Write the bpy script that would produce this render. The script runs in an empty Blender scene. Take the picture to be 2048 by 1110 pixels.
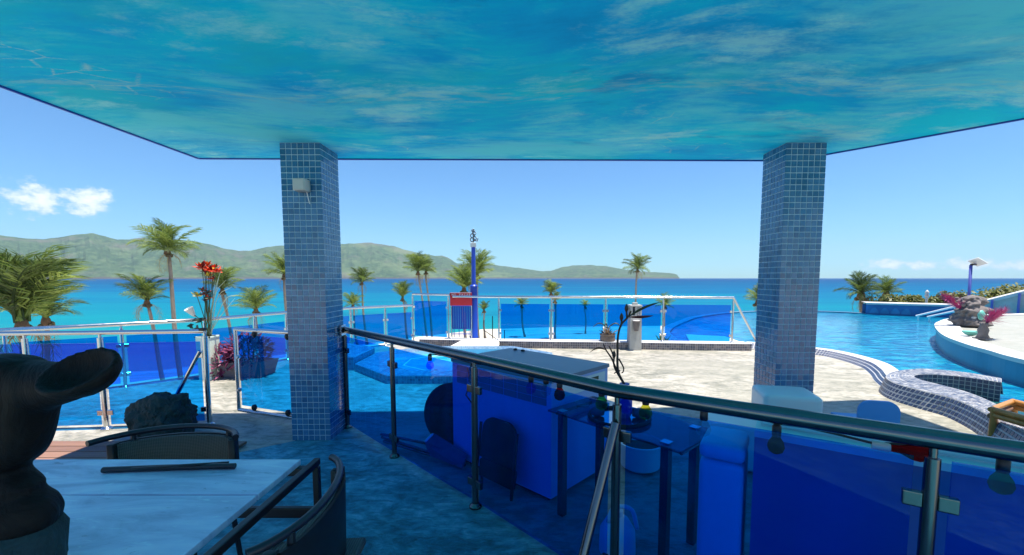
import bpy, bmesh, math, random
from mathutils import Vector, Matrix, noise as mnoise
random.seed(7)
PI = math.pi
R = math.radians
scene = bpy.context.scene
C = scene.collection

# ------------------------------------------------------------------ camera
FOC, PITCH, EYE, PPX, HORZ = 840.0, R(4.5), 1.51, 1045.0, 556.0
PPY = HORZ + FOC * math.tan(PITCH)
cam_d = bpy.data.cameras.new('camera')
cam_d.sensor_width = 36.0
cam_d.lens = FOC / 2048 * 36
cam_d.shift_x = (1024 - PPX) / 2048
cam_d.shift_y = (PPY - 555) / 2048
cam_d.clip_start = 0.05
cam_d.clip_end = 120000
cam = bpy.data.objects.new('camera', cam_d)
C.objects.link(cam)
cam.location = (0, 0, EYE)
cam.rotation_euler = (PI / 2 - PITCH, 0, 0)
scene.camera = cam

# ------------------------------------------------------------------ light, sky, exposure
SUN_TO = Vector((0.20, -0.05, 1.0)).normalized()      # towards the sun: high, from the right
SUN_EL = math.asin(SUN_TO.z)
SUN_AZ = math.atan2(SUN_TO.x, SUN_TO.y)
sun_d = bpy.data.lights.new('sun', 'SUN')
sun_d.energy = 4.0
sun_d.angle = R(0.53)
sun_d.color = (1.0, 0.955, 0.88)
sun = bpy.data.objects.new('sun', sun_d)
C.objects.link(sun)
sun.rotation_euler = SUN_TO.to_track_quat('Z', 'Y').to_euler()

vs = scene.view_settings
vs.view_transform = 'Standard'
vs.look = 'None'
vs.gamma = 1.0
vs.use_curve_mapping = False
vs.exposure = 1.15
cy = scene.cycles
cy.use_denoising = True
cy.max_bounces = 10
cy.diffuse_bounces = 5
cy.glossy_bounces = 4
cy.transmission_bounces = 6
cy.transparent_max_bounces = 40
cy.caustics_reflective = False
cy.caustics_refractive = False
cy.sample_clamp_indirect = 6.0


class NT:
    """tiny node-tree writer"""
    def __init__(self, tree):
        self.t = tree
        self.n = tree.nodes
        self.l = tree.links

    def node(self, typ, ins=None, **kw):
        nd = self.n.new(typ)
        for k, v in kw.items():
            setattr(nd, k, v)
        for k, v in (ins or {}).items():
            self.put(nd.inputs[k], v)
        return nd

    def put(self, sock, v):
        if isinstance(v, bpy.types.NodeSocket):
            self.l.new(v, sock)
        else:
            if isinstance(v, tuple) and len(v) == 3 and sock.type == 'RGBA':
                v = (*v, 1)
            sock.default_value = v

    def math(self, op, a, b=0.0, c=None):
        nd = self.n.new('ShaderNodeMath')
        nd.operation = op
        self.put(nd.inputs[0], a)
        self.put(nd.inputs[1], b)
        if c is not None:
            self.put(nd.inputs[2], c)
        return nd.outputs[0]

    def mix(self, f, a, b, mode='MIX'):
        nd = self.n.new('ShaderNodeMix')
        nd.data_type = 'RGBA'
        nd.blend_type = mode
        self.put(nd.inputs[0], f)
        self.put(nd.inputs[6], a)
        self.put(nd.inputs[7], b)
        return nd.outputs[2]

    def ramp(self, f, stops, interp='LINEAR'):
        nd = self.n.new('ShaderNodeValToRGB')
        cr = nd.color_ramp
        cr.interpolation = interp
        while len(cr.elements) < len(stops):
            cr.elements.new(0.5)
        for e, (p, c) in zip(cr.elements, stops):
            e.position = p
            e.color = (*c, 1) if len(c) == 3 else c
        self.put(nd.inputs[0], f)
        return nd.outputs[0]

    def noise(self, vec, scale, detail=4, rough=0.55, dist=0.0, lac=2.0):
        nd = self.node('ShaderNodeTexNoise', {'Scale': scale, 'Detail': detail, 'Roughness': rough, 'Distortion': dist, 'Lacunarity': lac})
        if vec is not None:
            self.l.new(vec, nd.inputs['Vector'])
        return nd.outputs['Fac']

    def mapping(self, vec, scale=(1, 1, 1), rot=(0, 0, 0), loc=(0, 0, 0)):
        nd = self.node('ShaderNodeMapping', {'Scale': scale, 'Rotation': rot, 'Location': loc})
        self.l.new(vec, nd.inputs['Vector'])
        return nd.outputs[0]


def smooth(nt, v, lo, hi):
    nd = nt.node('ShaderNodeMapRange', interpolation_type='SMOOTHSTEP')
    nt.put(nd.inputs[0], v)
    nd.inputs[1].default_value = lo
    nd.inputs[2].default_value = hi
    return nd.outputs[0]


world = bpy.data.worlds.new('World')
scene.world = world
world.use_nodes = True
w = NT(world.node_tree)
w.n.clear()
sky = w.node('ShaderNodeTexSky', sky_type='NISHITA', sun_disc=False, sun_elevation=SUN_EL, sun_rotation=SUN_AZ,
             altitude=20.0, air_density=1.0, dust_density=0.15, ozone_density=3.0)
tc = w.node('ShaderNodeTexCoord')
sep = w.node('ShaderNodeSeparateXYZ')
w.l.new(tc.outputs['Generated'], sep.inputs[0])
az = w.math('ARCTAN2', sep.outputs[0], sep.outputs[1])
el = w.math('ARCSINE', sep.outputs[2])
cvec = w.node('ShaderNodeCombineXYZ', {0: az, 1: w.math('MULTIPLY', el, 1.5), 2: 0.0})
cn = w.noise(cvec.outputs[0], 28.0, 7, 0.6, 0.15)
cn2 = w.noise(cvec.outputs[0], 70.0, 6, 0.6, 0.1)
cn = w.math('ADD', w.math('MULTIPLY', cn, 0.7), w.math('MULTIPLY', cn2, 0.3))
bias = None
# soft lobes where fair-weather clouds stand: azimuth, elevation, half sizes (degrees)
for a0, e0, sa, se in ((-49.4, 6.9, 2.6, 1.9), (-45.4, 7.2, 2.3, 2.0), (-53, 6.0, 2.4, 1.3), (-60, 7.4, 5.0, 2.0), (40.4, 1.35, 2.2, 0.8), (43.9, 1.3, 2.2, 0.75),
                       (46.6, 1.35, 1.8, 0.75), (50.2, 1.1, 3.0, 0.7), (58, 1.6, 5, 0.9), (75, 3, 9, 1.6), (-80, 5, 9, 2.0), (110, 6, 14, 3),
                       (-120, 5, 14, 2.5), (150, 4, 12, 2.0), (-165, 7, 14, 3)):
    dx = w.math('DIVIDE', w.math('SUBTRACT', az, R(a0)), R(sa))
    dy = w.math('DIVIDE', w.math('SUBTRACT', el, R(e0)), R(se))
    d2 = w.math('ADD', w.math('MULTIPLY', dx, dx), w.math('MULTIPLY', dy, dy))
    g = w.math('SUBTRACT', 1.0, d2)
    bias = g if bias is None else w.math('MAXIMUM', bias, g)
bias = w.math('MAXIMUM', bias, -2.0)
dens = w.math('ADD', w.math('MULTIPLY', bias, 0.22), cn)
cover = smooth(w, dens, 0.55, 0.72)
skyc = w.node('ShaderNodeVectorMath', {0: sky.outputs[0], 1: (0.43, 0.77, 1.02)}, operation='MULTIPLY')
cloudc = w.mix(smooth(w, dens, 0.6, 0.85), (5.2, 5.9, 6.9), (7.6, 7.8, 8.0))
col = w.mix(w.math('MULTIPLY', cover, 0.93), skyc.outputs[0], cloudc)
bg = w.node('ShaderNodeBackground', {'Color': col, 'Strength': 0.080})
wo = w.node('ShaderNodeOutputWorld')
w.l.new(bg.outputs[0], wo.inputs[0])

# ------------------------------------------------------------------ measuring: a point of the photograph to a place
_c, _s = math.cos(PITCH), math.sin(PITCH)


def _ray(px, py):
    X = (px - PPX) / FOC
    U = (PPY - py) / FOC
    return Vector((X, _c + U * _s, -_s + U * _c))


def oz(px, py, z=0.0):
    r = _ray(px, py)
    t = (z - EYE) / r.z
    return Vector((r.x * t, r.y * t, z))


def oy(px, py, y):
    r = _ray(px, py)
    t = y / r.y
    return Vector((r.x * t, y, EYE + r.z * t))


# ------------------------------------------------------------------ mesh building
class MB:
    def __init__(self):
        self.v = []
        self.f = []

    def add(self, vs, fs):
        o = len(self.v)
        self.v += [Vector(p) for p in vs]
        self.f += [tuple(i + o for i in f) for f in fs]
        return self

    def box(self, c, s, rz=0.0, bev=0.0):
        hx, hy, hz = s[0] / 2, s[1] / 2, s[2] / 2
        m = Matrix.Translation(c) @ Matrix.Rotation(rz, 4, 'Z')
        if bev <= 0:
            p = [m @ Vector((x, y, z)) for z in (-hz, hz) for x, y in ((-hx, -hy), (hx, -hy), (hx, hy), (-hx, hy))]
            return self.add(p, [(3, 2, 1, 0), (4, 5, 6, 7), (0, 1, 5, 4), (1, 2, 6, 5), (2, 3, 7, 6), (3, 0, 4, 7)])
        bm = bmesh.new()
        bmesh.ops.create_cube(bm, size=1)
        for q in bm.verts:
            q.co = Vector((q.co.x * s[0], q.co.y * s[1], q.co.z * s[2]))
        bmesh.ops.bevel(bm, geom=bm.edges[:], offset=bev, segments=3, affect='EDGES', profile=0.6)
        bm.verts.index_update()
        self.add([m @ q.co for q in bm.verts], [[q.index for q in f.verts] for f in bm.faces])
        bm.free()
        return self

    def tube(self, pts, r, n=10, cap=True, up=None):
        pts = [Vector(p) for p in pts]
        rs = r if isinstance(r, (list, tuple)) else [r] * len(pts)
        o = len(self.v)
        prev = None
        for i, p in enumerate(pts):
            a = pts[max(i - 1, 0)]
            b = pts[min(i + 1, len(pts) - 1)]
            t = (b - a).normalized()
            if prev is None:
                ref = Vector((0, 0, 1)) if abs(t.z) < 0.9 else Vector((1, 0, 0))
                u = t.cross(ref).normalized()
            else:
                u = (prev - t * prev.dot(t)).normalized()
            prev = u
            q = t.cross(u)
            for k in range(n):
                an = 2 * PI * k / n
                self.v.append(p + (u * math.cos(an) + q * math.sin(an)) * rs[i])
        for i in range(len(pts) - 1):
            for k in range(n):
                a = o + i * n + k
                b = o + i * n + (k + 1) % n
                self.f.append((a, b, b + n, a + n))
        if cap:
            self.f.append(tuple(o + k for k in range(n - 1, -1, -1)))
            e = o + (len(pts) - 1) * n
            self.f.append(tuple(e + k for k in range(n)))
        return self

    def lathe(self, prof, c=(0, 0, 0), n=20, sx=1.0, sy=1.0, cap=True):
        o = len(self.v)
        c = Vector(c)
        for r, z in prof:
            for k in range(n):
                a = 2 * PI * k / n
                self.v.append(c + Vector((math.cos(a) * r * sx, math.sin(a) * r * sy, z)))
        for i in range(len(prof) - 1):
            for k in range(n):
                a = o + i * n + k
                b = o + i * n + (k + 1) % n
                self.f.append((a, b, b + n, a + n))
        if cap:
            self.f.append(tuple(o + k for k in range(n - 1, -1, -1)))
            e = o + (len(prof) - 1) * n
            self.f.append(tuple(e + k for k in range(n)))
        return self

    def prism(self, poly, z0, z1):
        n = len(poly)
        o = len(self.v)
        self.v += [Vector((p[0], p[1], z0)) for p in poly] + [Vector((p[0], p[1], z1)) for p in poly]
        self.f.append(tuple(o + n + i for i in range(n)))
        self.f.append(tuple(o + i for i in range(n - 1, -1, -1)))
        for i in range(n):
            j = (i + 1) % n
            self.f.append((o + i, o + j, o + n + j, o + n + i))
        return self

    def ribbon(self, A, B):
        o = len(self.v)
        self.v += [Vector(p) for p in A] + [Vector(p) for p in B]
        n = len(A)
        for i in range(n - 1):
            self.f.append((o + i, o + i + 1, o + n + i + 1, o + n + i))
        return self

    def mesh(self, name, mat=None, smooth_=False):
        me = bpy.data.meshes.new(name)
        me.from_pydata([tuple(p) for p in self.v], [], self.f)
        me.update()
        if smooth_:
            me.shade_smooth() if smooth_ is True else None
            if smooth_ == 'auto':
                me.shade_auto_smooth(angle=R(40)) if hasattr(me, 'shade_auto_smooth') else None
        if mat:
            me.materials.append(mat)
        return me

    def build(self, name, mat, parent=None, world=True, smooth_=False, kind=None):
        if parent is not None and world:
            inv = mw(parent).inverted()
            self.v = [inv @ p for p in self.v]
        me = self.mesh(name, mat, False)
        if smooth_:
            for p in me.polygons:
                p.use_smooth = True
            if smooth_ == 'auto':
                try:
                    me.set_sharp_from_angle(angle=R(38))
                except Exception:
                    pass
        o = bpy.data.objects.new(name, me)
        C.objects.link(o)
        if parent is not None:
            o.parent = parent
        if kind:
            o['kind'] = kind
        return o


def mw(o):
    m = Matrix.Translation(o.location) @ o.rotation_euler.to_matrix().to_4x4() @ Matrix.Diagonal((*o.scale, 1))
    return mw(o.parent) @ m if o.parent else m


def tag(o, label, cat, group=None):
    o['label'] = label
    o['category'] = cat
    if group:
        o['group'] = group
    return o


def thing(name, label, cat, loc=(0, 0, 0), rz=0.0, group=None):
    o = bpy.data.objects.new(name, None)
    o.empty_display_size = 0.1
    C.objects.link(o)
    o.location = loc
    o.rotation_euler = (0, 0, rz)
    return tag(o, label, cat, group)


def inst(name, me, parent=None, M=None, kind=None):
    o = bpy.data.objects.new(name, me)
    C.objects.link(o)
    if parent is not None:
        o.parent = parent
    if M is not None:
        o.matrix_basis = M
    if kind:
        o['kind'] = kind
    return o


def structure(o):
    o['kind'] = 'structure'
    return o


def resample(pts, n):
    pts = [Vector(p) for p in pts]
    L = [0]
    for a, b in zip(pts, pts[1:]):
        L.append(L[-1] + (b - a).length)
    out = []
    j = 0
    for i in range(n):
        d = L[-1] * i / (n - 1)
        while j < len(L) - 2 and L[j + 1] < d:
            j += 1
        t = (d - L[j]) / max(L[j + 1] - L[j], 1e-9)
        out.append(pts[j].lerp(pts[j + 1], t))
    return out


def spline(pts, n):
    """Catmull-Rom through pts"""
    pts = [Vector(p) for p in pts]
    P = [pts[0] * 2 - pts[1]] + pts + [pts[-1] * 2 - pts[-2]]
    out = []
    seg = len(pts) - 1
    for i in range(n):
        u = seg * i / (n - 1)
        k = min(int(u), seg - 1)
        t = u - k
        a, b, c, d = P[k], P[k + 1], P[k + 2], P[k + 3]
        out.append(0.5 * ((2 * b) + (c - a) * t + (2 * a - 5 * b + 4 * c - d) * t * t + (3 * b - a - 3 * c + d) * t ** 3))
    return out


def tile_strip(mb, A, B, size, gap=0.1, rise=0.004, out=None):
    """lays square tiles over the ribbon between two polylines; every tile has its own edges and depth"""
    A = [Vector(p) for p in A]
    B = [Vector(p) for p in B]
    ln = sum((b - a).length for a, b in zip(A, A[1:]))
    n = max(2, int(round(ln / size)) + 1)
    A = resample(A, n)
    B = resample(B, n)
    wd = sum((a - b).length for a, b in zip(A, B)) / n
    m = max(1, int(round(wd / size)))
    for i in range(n - 1):
        for j in range(m):
            def q(u, v):
                a = A[i].lerp(A[i + 1], u)
                b = B[i].lerp(B[i + 1], u)
                return a.lerp(b, (j + v) / m)
            g = gap / 2
            c = [q(g, g), q(1 - g, g), q(1 - g, 1 - g), q(g, 1 - g)]
            nr = (c[1] - c[0]).cross(c[3] - c[0]).normalized()
            if out is not None and nr.dot(out(c[0]) if callable(out) else out) < 0:
                c = c[::-1]
                nr = -nr
            o = len(mb.v)
            mb.v += c + [p + nr * rise for p in c]
            mb.f += [(o + 4, o + 5, o + 6, o + 7), (o, o + 1, o + 5, o + 4), (o + 1, o + 2, o + 6, o + 5),
                     (o + 2, o + 3, o + 7, o + 6), (o + 3, o, o + 4, o + 7)]
    return mb


# ------------------------------------------------------------------ materials
MATS = {}


def new_mat(name):
    m = bpy.data.materials.new(name)
    m.use_nodes = True
    nt = NT(m.node_tree)
    nt.n.clear()
    out = nt.node('ShaderNodeOutputMaterial')
    MATS[name] = m
    return m, nt, out


def principled(nt, out, **kw):
    b = nt.node('ShaderNodeBsdfPrincipled')
    for k, v in kw.items():
        nt.put(b.inputs[k.replace('_', ' ')], v)
    nt.l.new(b.outputs[0], out.inputs[0])
    return b


def bump(nt, b, h, strength=0.3, dist=0.01):
    bn = nt.node('ShaderNodeBump', {'Height': h, 'Strength': strength, 'Distance': dist})
    nt.l.new(bn.outputs[0], b.inputs['Normal'])


def simple(name, col, rough=0.5, metal=0.0, var=0.12, scale=8.0, bmp=0.0, spec=0.5, obj_var=0.0):
    """a plain paint, plastic, metal or wood with slight mottling and wear"""
    m, nt, out = new_mat(name)
    g = nt.node('ShaderNodeNewGeometry')
    n = nt.noise(g.outputs['Position'], scale, 5, 0.6)
    k = nt.math('ADD', nt.math('MULTIPLY', n, 2 * var), 1 - var)
    if obj_var:
        oi = nt.node('ShaderNodeObjectInfo')
        k = nt.math('MULTIPLY', k, nt.math('ADD', nt.math('MULTIPLY', oi.outputs['Random'], 2 * obj_var), 1 - obj_var))
    c = nt.node('ShaderNodeVectorMath', {0: col}, operation='SCALE')
    nt.put(c.inputs['Scale'], k)
    b = principled(nt, out, Base_Color=c.outputs[0], Metallic=metal, Specular_IOR_Level=spec,
                   Roughness=nt.math('ADD', nt.math('MULTIPLY', n, 0.16), max(rough - 0.08, 0.02)))
    if bmp:
        n2 = nt.noise(g.outputs['Position'], scale * 6, 4, 0.6)
        bump(nt, b, n2, bmp, 0.01)
    return m


def pos_tex(nt):
    return nt.node('ShaderNodeNewGeometry').outputs['Position']


simple('chrome', (0.62, 0.63, 0.64), 0.16, 1.0, 0.06, 14)
simple('chrome_dark', (0.15, 0.16, 0.17), 0.2, 1.0, 0.1, 14)
simple('black_metal', (0.015, 0.014, 0.022), 0.38, 0.0, 0.2, 20)
simple('black_plastic', (0.012, 0.012, 0.014), 0.45, 0.0, 0.2, 12)
simple('white_plastic', (0.72, 0.74, 0.74), 0.42, 0.0, 0.06, 5)
simple('white_plaster', (0.56, 0.55, 0.53), 0.85, 0.0, 0.1, 3, 0.15)
simple('grey_plastic', (0.5, 0.52, 0.5), 0.5, 0.0, 0.08, 6)
simple('grout', (0.42, 0.60, 0.70), 0.85, 0.0, 0.15, 12)
simple('grout_white', (0.56, 0.55, 0.54), 0.85, 0.0, 0.12, 12)
simple('blue_paint', (0.012, 0.06, 0.42), 0.4, 0.0, 0.12, 6)
simple('blue_chair', (0.03, 0.3, 0.72), 0.45, 0.0, 0.06, 5)
simple('red_paint', (0.62, 0.02, 0.025), 0.5, 0.0, 0.12, 9)
simple('letter_white', (0.8, 0.76, 0.76), 0.6, 0.0, 0.05, 9)
simple('cement', (0.46, 0.45, 0.42), 0.9, 0.0, 0.22, 7, 0.4)
simple('terracotta', (0.2, 0.15, 0.12), 0.85, 0.0, 0.3, 9, 0.4)
simple('dry_stem', (0.06, 0.032, 0.018), 0.7, 0.0, 0.35, 25, 0.3)
simple('red_leaf', (0.09, 0.012, 0.012), 0.45, 0.0, 0.35, 30)
simple('dry_plant', (0.25, 0.16, 0.09), 0.8, 0.0, 0.4, 25)
simple('planter_pale', (0.8, 0.92, 0.76), 0.6, 0.0, 0.07, 4)
simple('petal_orange', (0.75, 0.07, 0.02), 0.5, 0.0, 0.45, 30)
simple('petal_yellow', (0.8, 0.6, 0.05), 0.5, 0.0, 0.2, 30)
simple('petal_white', (0.8, 0.78, 0.72), 0.5, 0.0, 0.06, 20)
simple('stem_pale', (0.55, 0.62, 0.42), 0.5, 0.0, 0.2, 20)
simple('stem_green', (0.12, 0.14, 0.05), 0.6, 0.0, 0.3, 20)
simple('leaf_dark', (0.035, 0.05, 0.02), 0.4, 0.0, 0.3, 20)
simple('bamboo', (0.5, 0.22, 0.05), 0.35, 0.0, 0.35, 14)
simple('coconut', (0.1, 0.075, 0.03), 0.7, 0.0, 0.4, 6, obj_var=0.3)
simple('palm_fibre', (0.12, 0.07, 0.035), 0.9, 0.0, 0.4, 10, 0.4)
simple('plume', (0.42, 0.035, 0.16), 0.6, 0.0, 0.4, 30)
simple('shell_green', (0.16, 0.5, 0.4), 0.35, 0.0, 0.2, 12)
simple('carved_stone', (0.19, 0.16, 0.15), 0.85, 0.0, 0.8, 8, 0.7)
simple('lamp_blue', (0.1, 0.12, 0.42), 0.45, 0.0, 0.1, 9)
simple('rubber_black', (0.012, 0.012, 0.013), 0.7, 0.0, 0.3, 18, 0.2)
simple('counter_top', (0.42, 0.68, 0.72), 0.35, 0.0, 0.12, 6)
simple('counter_front', (0.12, 0.16, 0.34), 0.5, 0.0, 0.15, 4)
simple('silver_cabinet', (0.36, 0.46, 0.78), 0.45, 0.0, 0.08, 3)
simple('slate_top', (0.16, 0.2, 0.27), 0.4, 0.0, 0.18, 5, 0.1)
simple('stone_pot', (0.13, 0.13, 0.15), 0.85, 0.0, 0.4, 9, 0.5)
simple('mural_wall', (0.04, 0.15, 0.36), 0.6, 0.0, 0.5, 1.3)
simple('wave_paint', (0.05, 0.22, 0.42), 0.6, 0.0, 0.5, 2.3)
simple('canvas_blue', (0.05, 0.1, 0.2), 0.8, 0.0, 0.2, 12)
simple('pool_wall', (0.02, 0.2, 0.32), 0.4, 0.0, 0.25, 3)


def glass_mat(name, tint, rough=0.0, refl=0.8, haze=0.0, hazecol=(0, 0, 0)):
    """thin tinted pane: passes light straight through with its tint, mirrors by Fresnel on the outer faces"""
    m, nt, out = new_mat(name)
    tr = nt.node('ShaderNodeBsdfTransparent', {'Color': tint})
    gl = nt.node('ShaderNodeBsdfGlossy', {'Color': (0.95, 0.97, 1.0), 'Roughness': rough + 0.015})
    fr = nt.node('ShaderNodeFresnel', {'IOR': 1.45})
    g = nt.node('ShaderNodeNewGeometry')
    k = nt.math('MULTIPLY', nt.math('MULTIPLY', fr.outputs[0], refl), nt.math('SUBTRACT', 1.0, g.outputs['Backfacing']))
    body = tr.outputs[0]
    if haze:
        df = nt.node('ShaderNodeBsdfTranslucent', {'Color': hazecol})
        d2 = nt.node('ShaderNodeBsdfDiffuse', {'Color': hazecol})
        dm = nt.node('ShaderNodeMixShader', {0: 0.5, 1: df.outputs[0], 2: d2.outputs[0]})
        sm_ = nt.noise(nt.mapping(g.outputs['Position'], (1, 1, 0.35)), 6, 6, 0.7, 0.4)
        body = nt.node('ShaderNodeMixShader', {0: nt.math('MULTIPLY', smooth(nt, sm_, 0.25, 0.8), 2 * haze), 1: tr.outputs[0], 2: dm.outputs[0]}).outputs[0]
    mx = nt.node('ShaderNodeMixShader', {0: k, 1: body, 2: gl.outputs[0]})
    nt.l.new(mx.outputs[0], out.inputs[0])
    return m


glass_mat('blue_glass', (0.10, 0.60, 0.985), haze=0.03, hazecol=(0.0, 0.22, 0.85), refl=0.55)
glass_mat('clear_glass', (0.93, 0.96, 0.96))
glass_mat('table_glass', (0.30, 0.42, 0.55), refl=0.9)
for nm, cc in (('red', (0.9, 0.12, 0.12)), ('green', (0.3, 0.8, 0.35)), ('blue', (0.3, 0.5, 0.95)), ('clear', (0.8, 0.9, 0.9)), ('yellow', (0.7, 0.7, 0.2))):
    glass_mat('bulb_' + nm, cc, 0.02)


def tile_mat(name, cols, rough=0.18):
    m, nt, out = new_mat(name)
    g = nt.node('ShaderNodeNewGeometry')
    oi = nt.node('ShaderNodeObjectInfo')
    rnd = nt.math('FRACT', nt.math('ADD', g.outputs['Random Per Island'], nt.math('MULTIPLY', oi.outputs['Random'], 7.31)))
    st = [(i / max(len(cols) - 1, 1), c) for i, c in enumerate(cols)]
    c = nt.ramp(rnd, st)
    n = nt.noise(g.outputs['Position'], 70, 5, 0.65)
    c2 = nt.node('ShaderNodeVectorMath', {0: c}, operation='SCALE')
    nt.put(c2.inputs['Scale'], nt.math('ADD', nt.math('MULTIPLY', n, 0.9), 0.5))
    b = principled(nt, out, Base_Color=c2.outputs[0], Roughness=nt.math('ADD', nt.math('MULTIPLY', n, 0.22), rough), Specular_IOR_Level=0.7)
    bump(nt, b, n, 0.08, 0.004)
    return m


tile_mat('pillar_tile', [(0.025, 0.14, 0.29), (0.045, 0.185, 0.36), (0.018, 0.115, 0.25), (0.06, 0.20, 0.38), (0.03, 0.15, 0.32)], 0.06)
tile_mat('kerb_tile', [(0.09, 0.09, 0.14), (0.16, 0.14, 0.17), (0.3, 0.25, 0.25), (0.06, 0.07, 0.12), (0.22, 0.17, 0.16)], 0.3)
tile_mat('rim_tile', [(0.5, 0.48, 0.47), (0.16, 0.18, 0.24), (0.42, 0.4, 0.4), (0.07, 0.09, 0.16), (0.55, 0.52, 0.5)], 0.25)
tile_mat('navy_tile', [(0.03, 0.05, 0.11), (0.05, 0.07, 0.15), (0.08, 0.1, 0.17), (0.03, 0.04, 0.09), (0.1, 0.12, 0.2)], 0.2)
tile_mat('spa_tile', [(0.1, 0.22, 0.34), (0.2, 0.34, 0.44), (0.3, 0.42, 0.5), (0.07, 0.16, 0.28), (0.24, 0.36, 0.46)], 0.2)


def stone_floor(name, pal, sc=1.0, joint=False):
    """stamped slate-look paving: mottled cloudy colour, ridged relief"""
    m, nt, out = new_mat(name)
    p = pos_tex(nt)
    p1 = nt.mapping(p, (1.0, 1.7, 1.0), (0, 0, 0.5))
    n1 = nt.noise(p1, 1.5 * sc, 8, 0.64, 1.3)
    n2 = nt.noise(p1, 9 * sc, 8, 0.68, 0.8)
    n3 = nt.noise(p, 0.45 * sc, 4, 0.55, 0.5)
    n4 = nt.noise(nt.mapping(p, (0.6, 2.4, 1), (0, 0, -0.35)), 5 * sc, 6, 0.7, 1.8)
    f = nt.math('ADD', nt.math('MULTIPLY', n1, 0.55), nt.math('MULTIPLY', n2, 0.45))
    c = nt.ramp(f, [(0.36, pal[0]), (0.455, pal[1]), (0.54, pal[2]), (0.65, pal[3])])
    c = nt.mix(smooth(nt, n3, 0.42, 0.72), c, nt.mix(0.65, c, pal[4], 'MIX'))
    c = nt.mix(nt.math('MULTIPLY', smooth(nt, n4, 0.54, 0.64), 0.6), c, nt.mix(0.5, pal[0], pal[1]))
    b = principled(nt, out, Base_Color=c, Specular_IOR_Level=0.35, Roughness=nt.math('ADD', nt.math('MULTIPLY', n2, 0.35), 0.38))
    h = nt.math('ADD', nt.math('MULTIPLY', n1, 0.6), nt.math('ADD', nt.math('MULTIPLY', n4, 0.5), nt.math('MULTIPLY', n2, 0.3)))
    bump(nt, b, h, 0.75, 0.03)
    return m


stone_floor('deck_stone', [(0.14, 0.14, 0.105), (0.28, 0.265, 0.21), (0.45, 0.41, 0.335), (0.56, 0.51, 0.43), (0.30, 0.285, 0.22)])
stone_floor('deck_stone_shaded', [(0.008, 0.08, 0.10), (0.03, 0.20, 0.26), (0.07, 0.36, 0.46), (0.22, 0.58, 0.70), (0.03, 0.16, 0.14)], 1.2)  # covered paving, roof shade painted in as a dark blue-green palette
stone_floor('island_stone', [(0.29, 0.3, 0.25), (0.34, 0.335, 0.28), (0.38, 0.37, 0.32), (0.43, 0.41, 0.36), (0.32, 0.33, 0.28)], 0.8)


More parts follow.
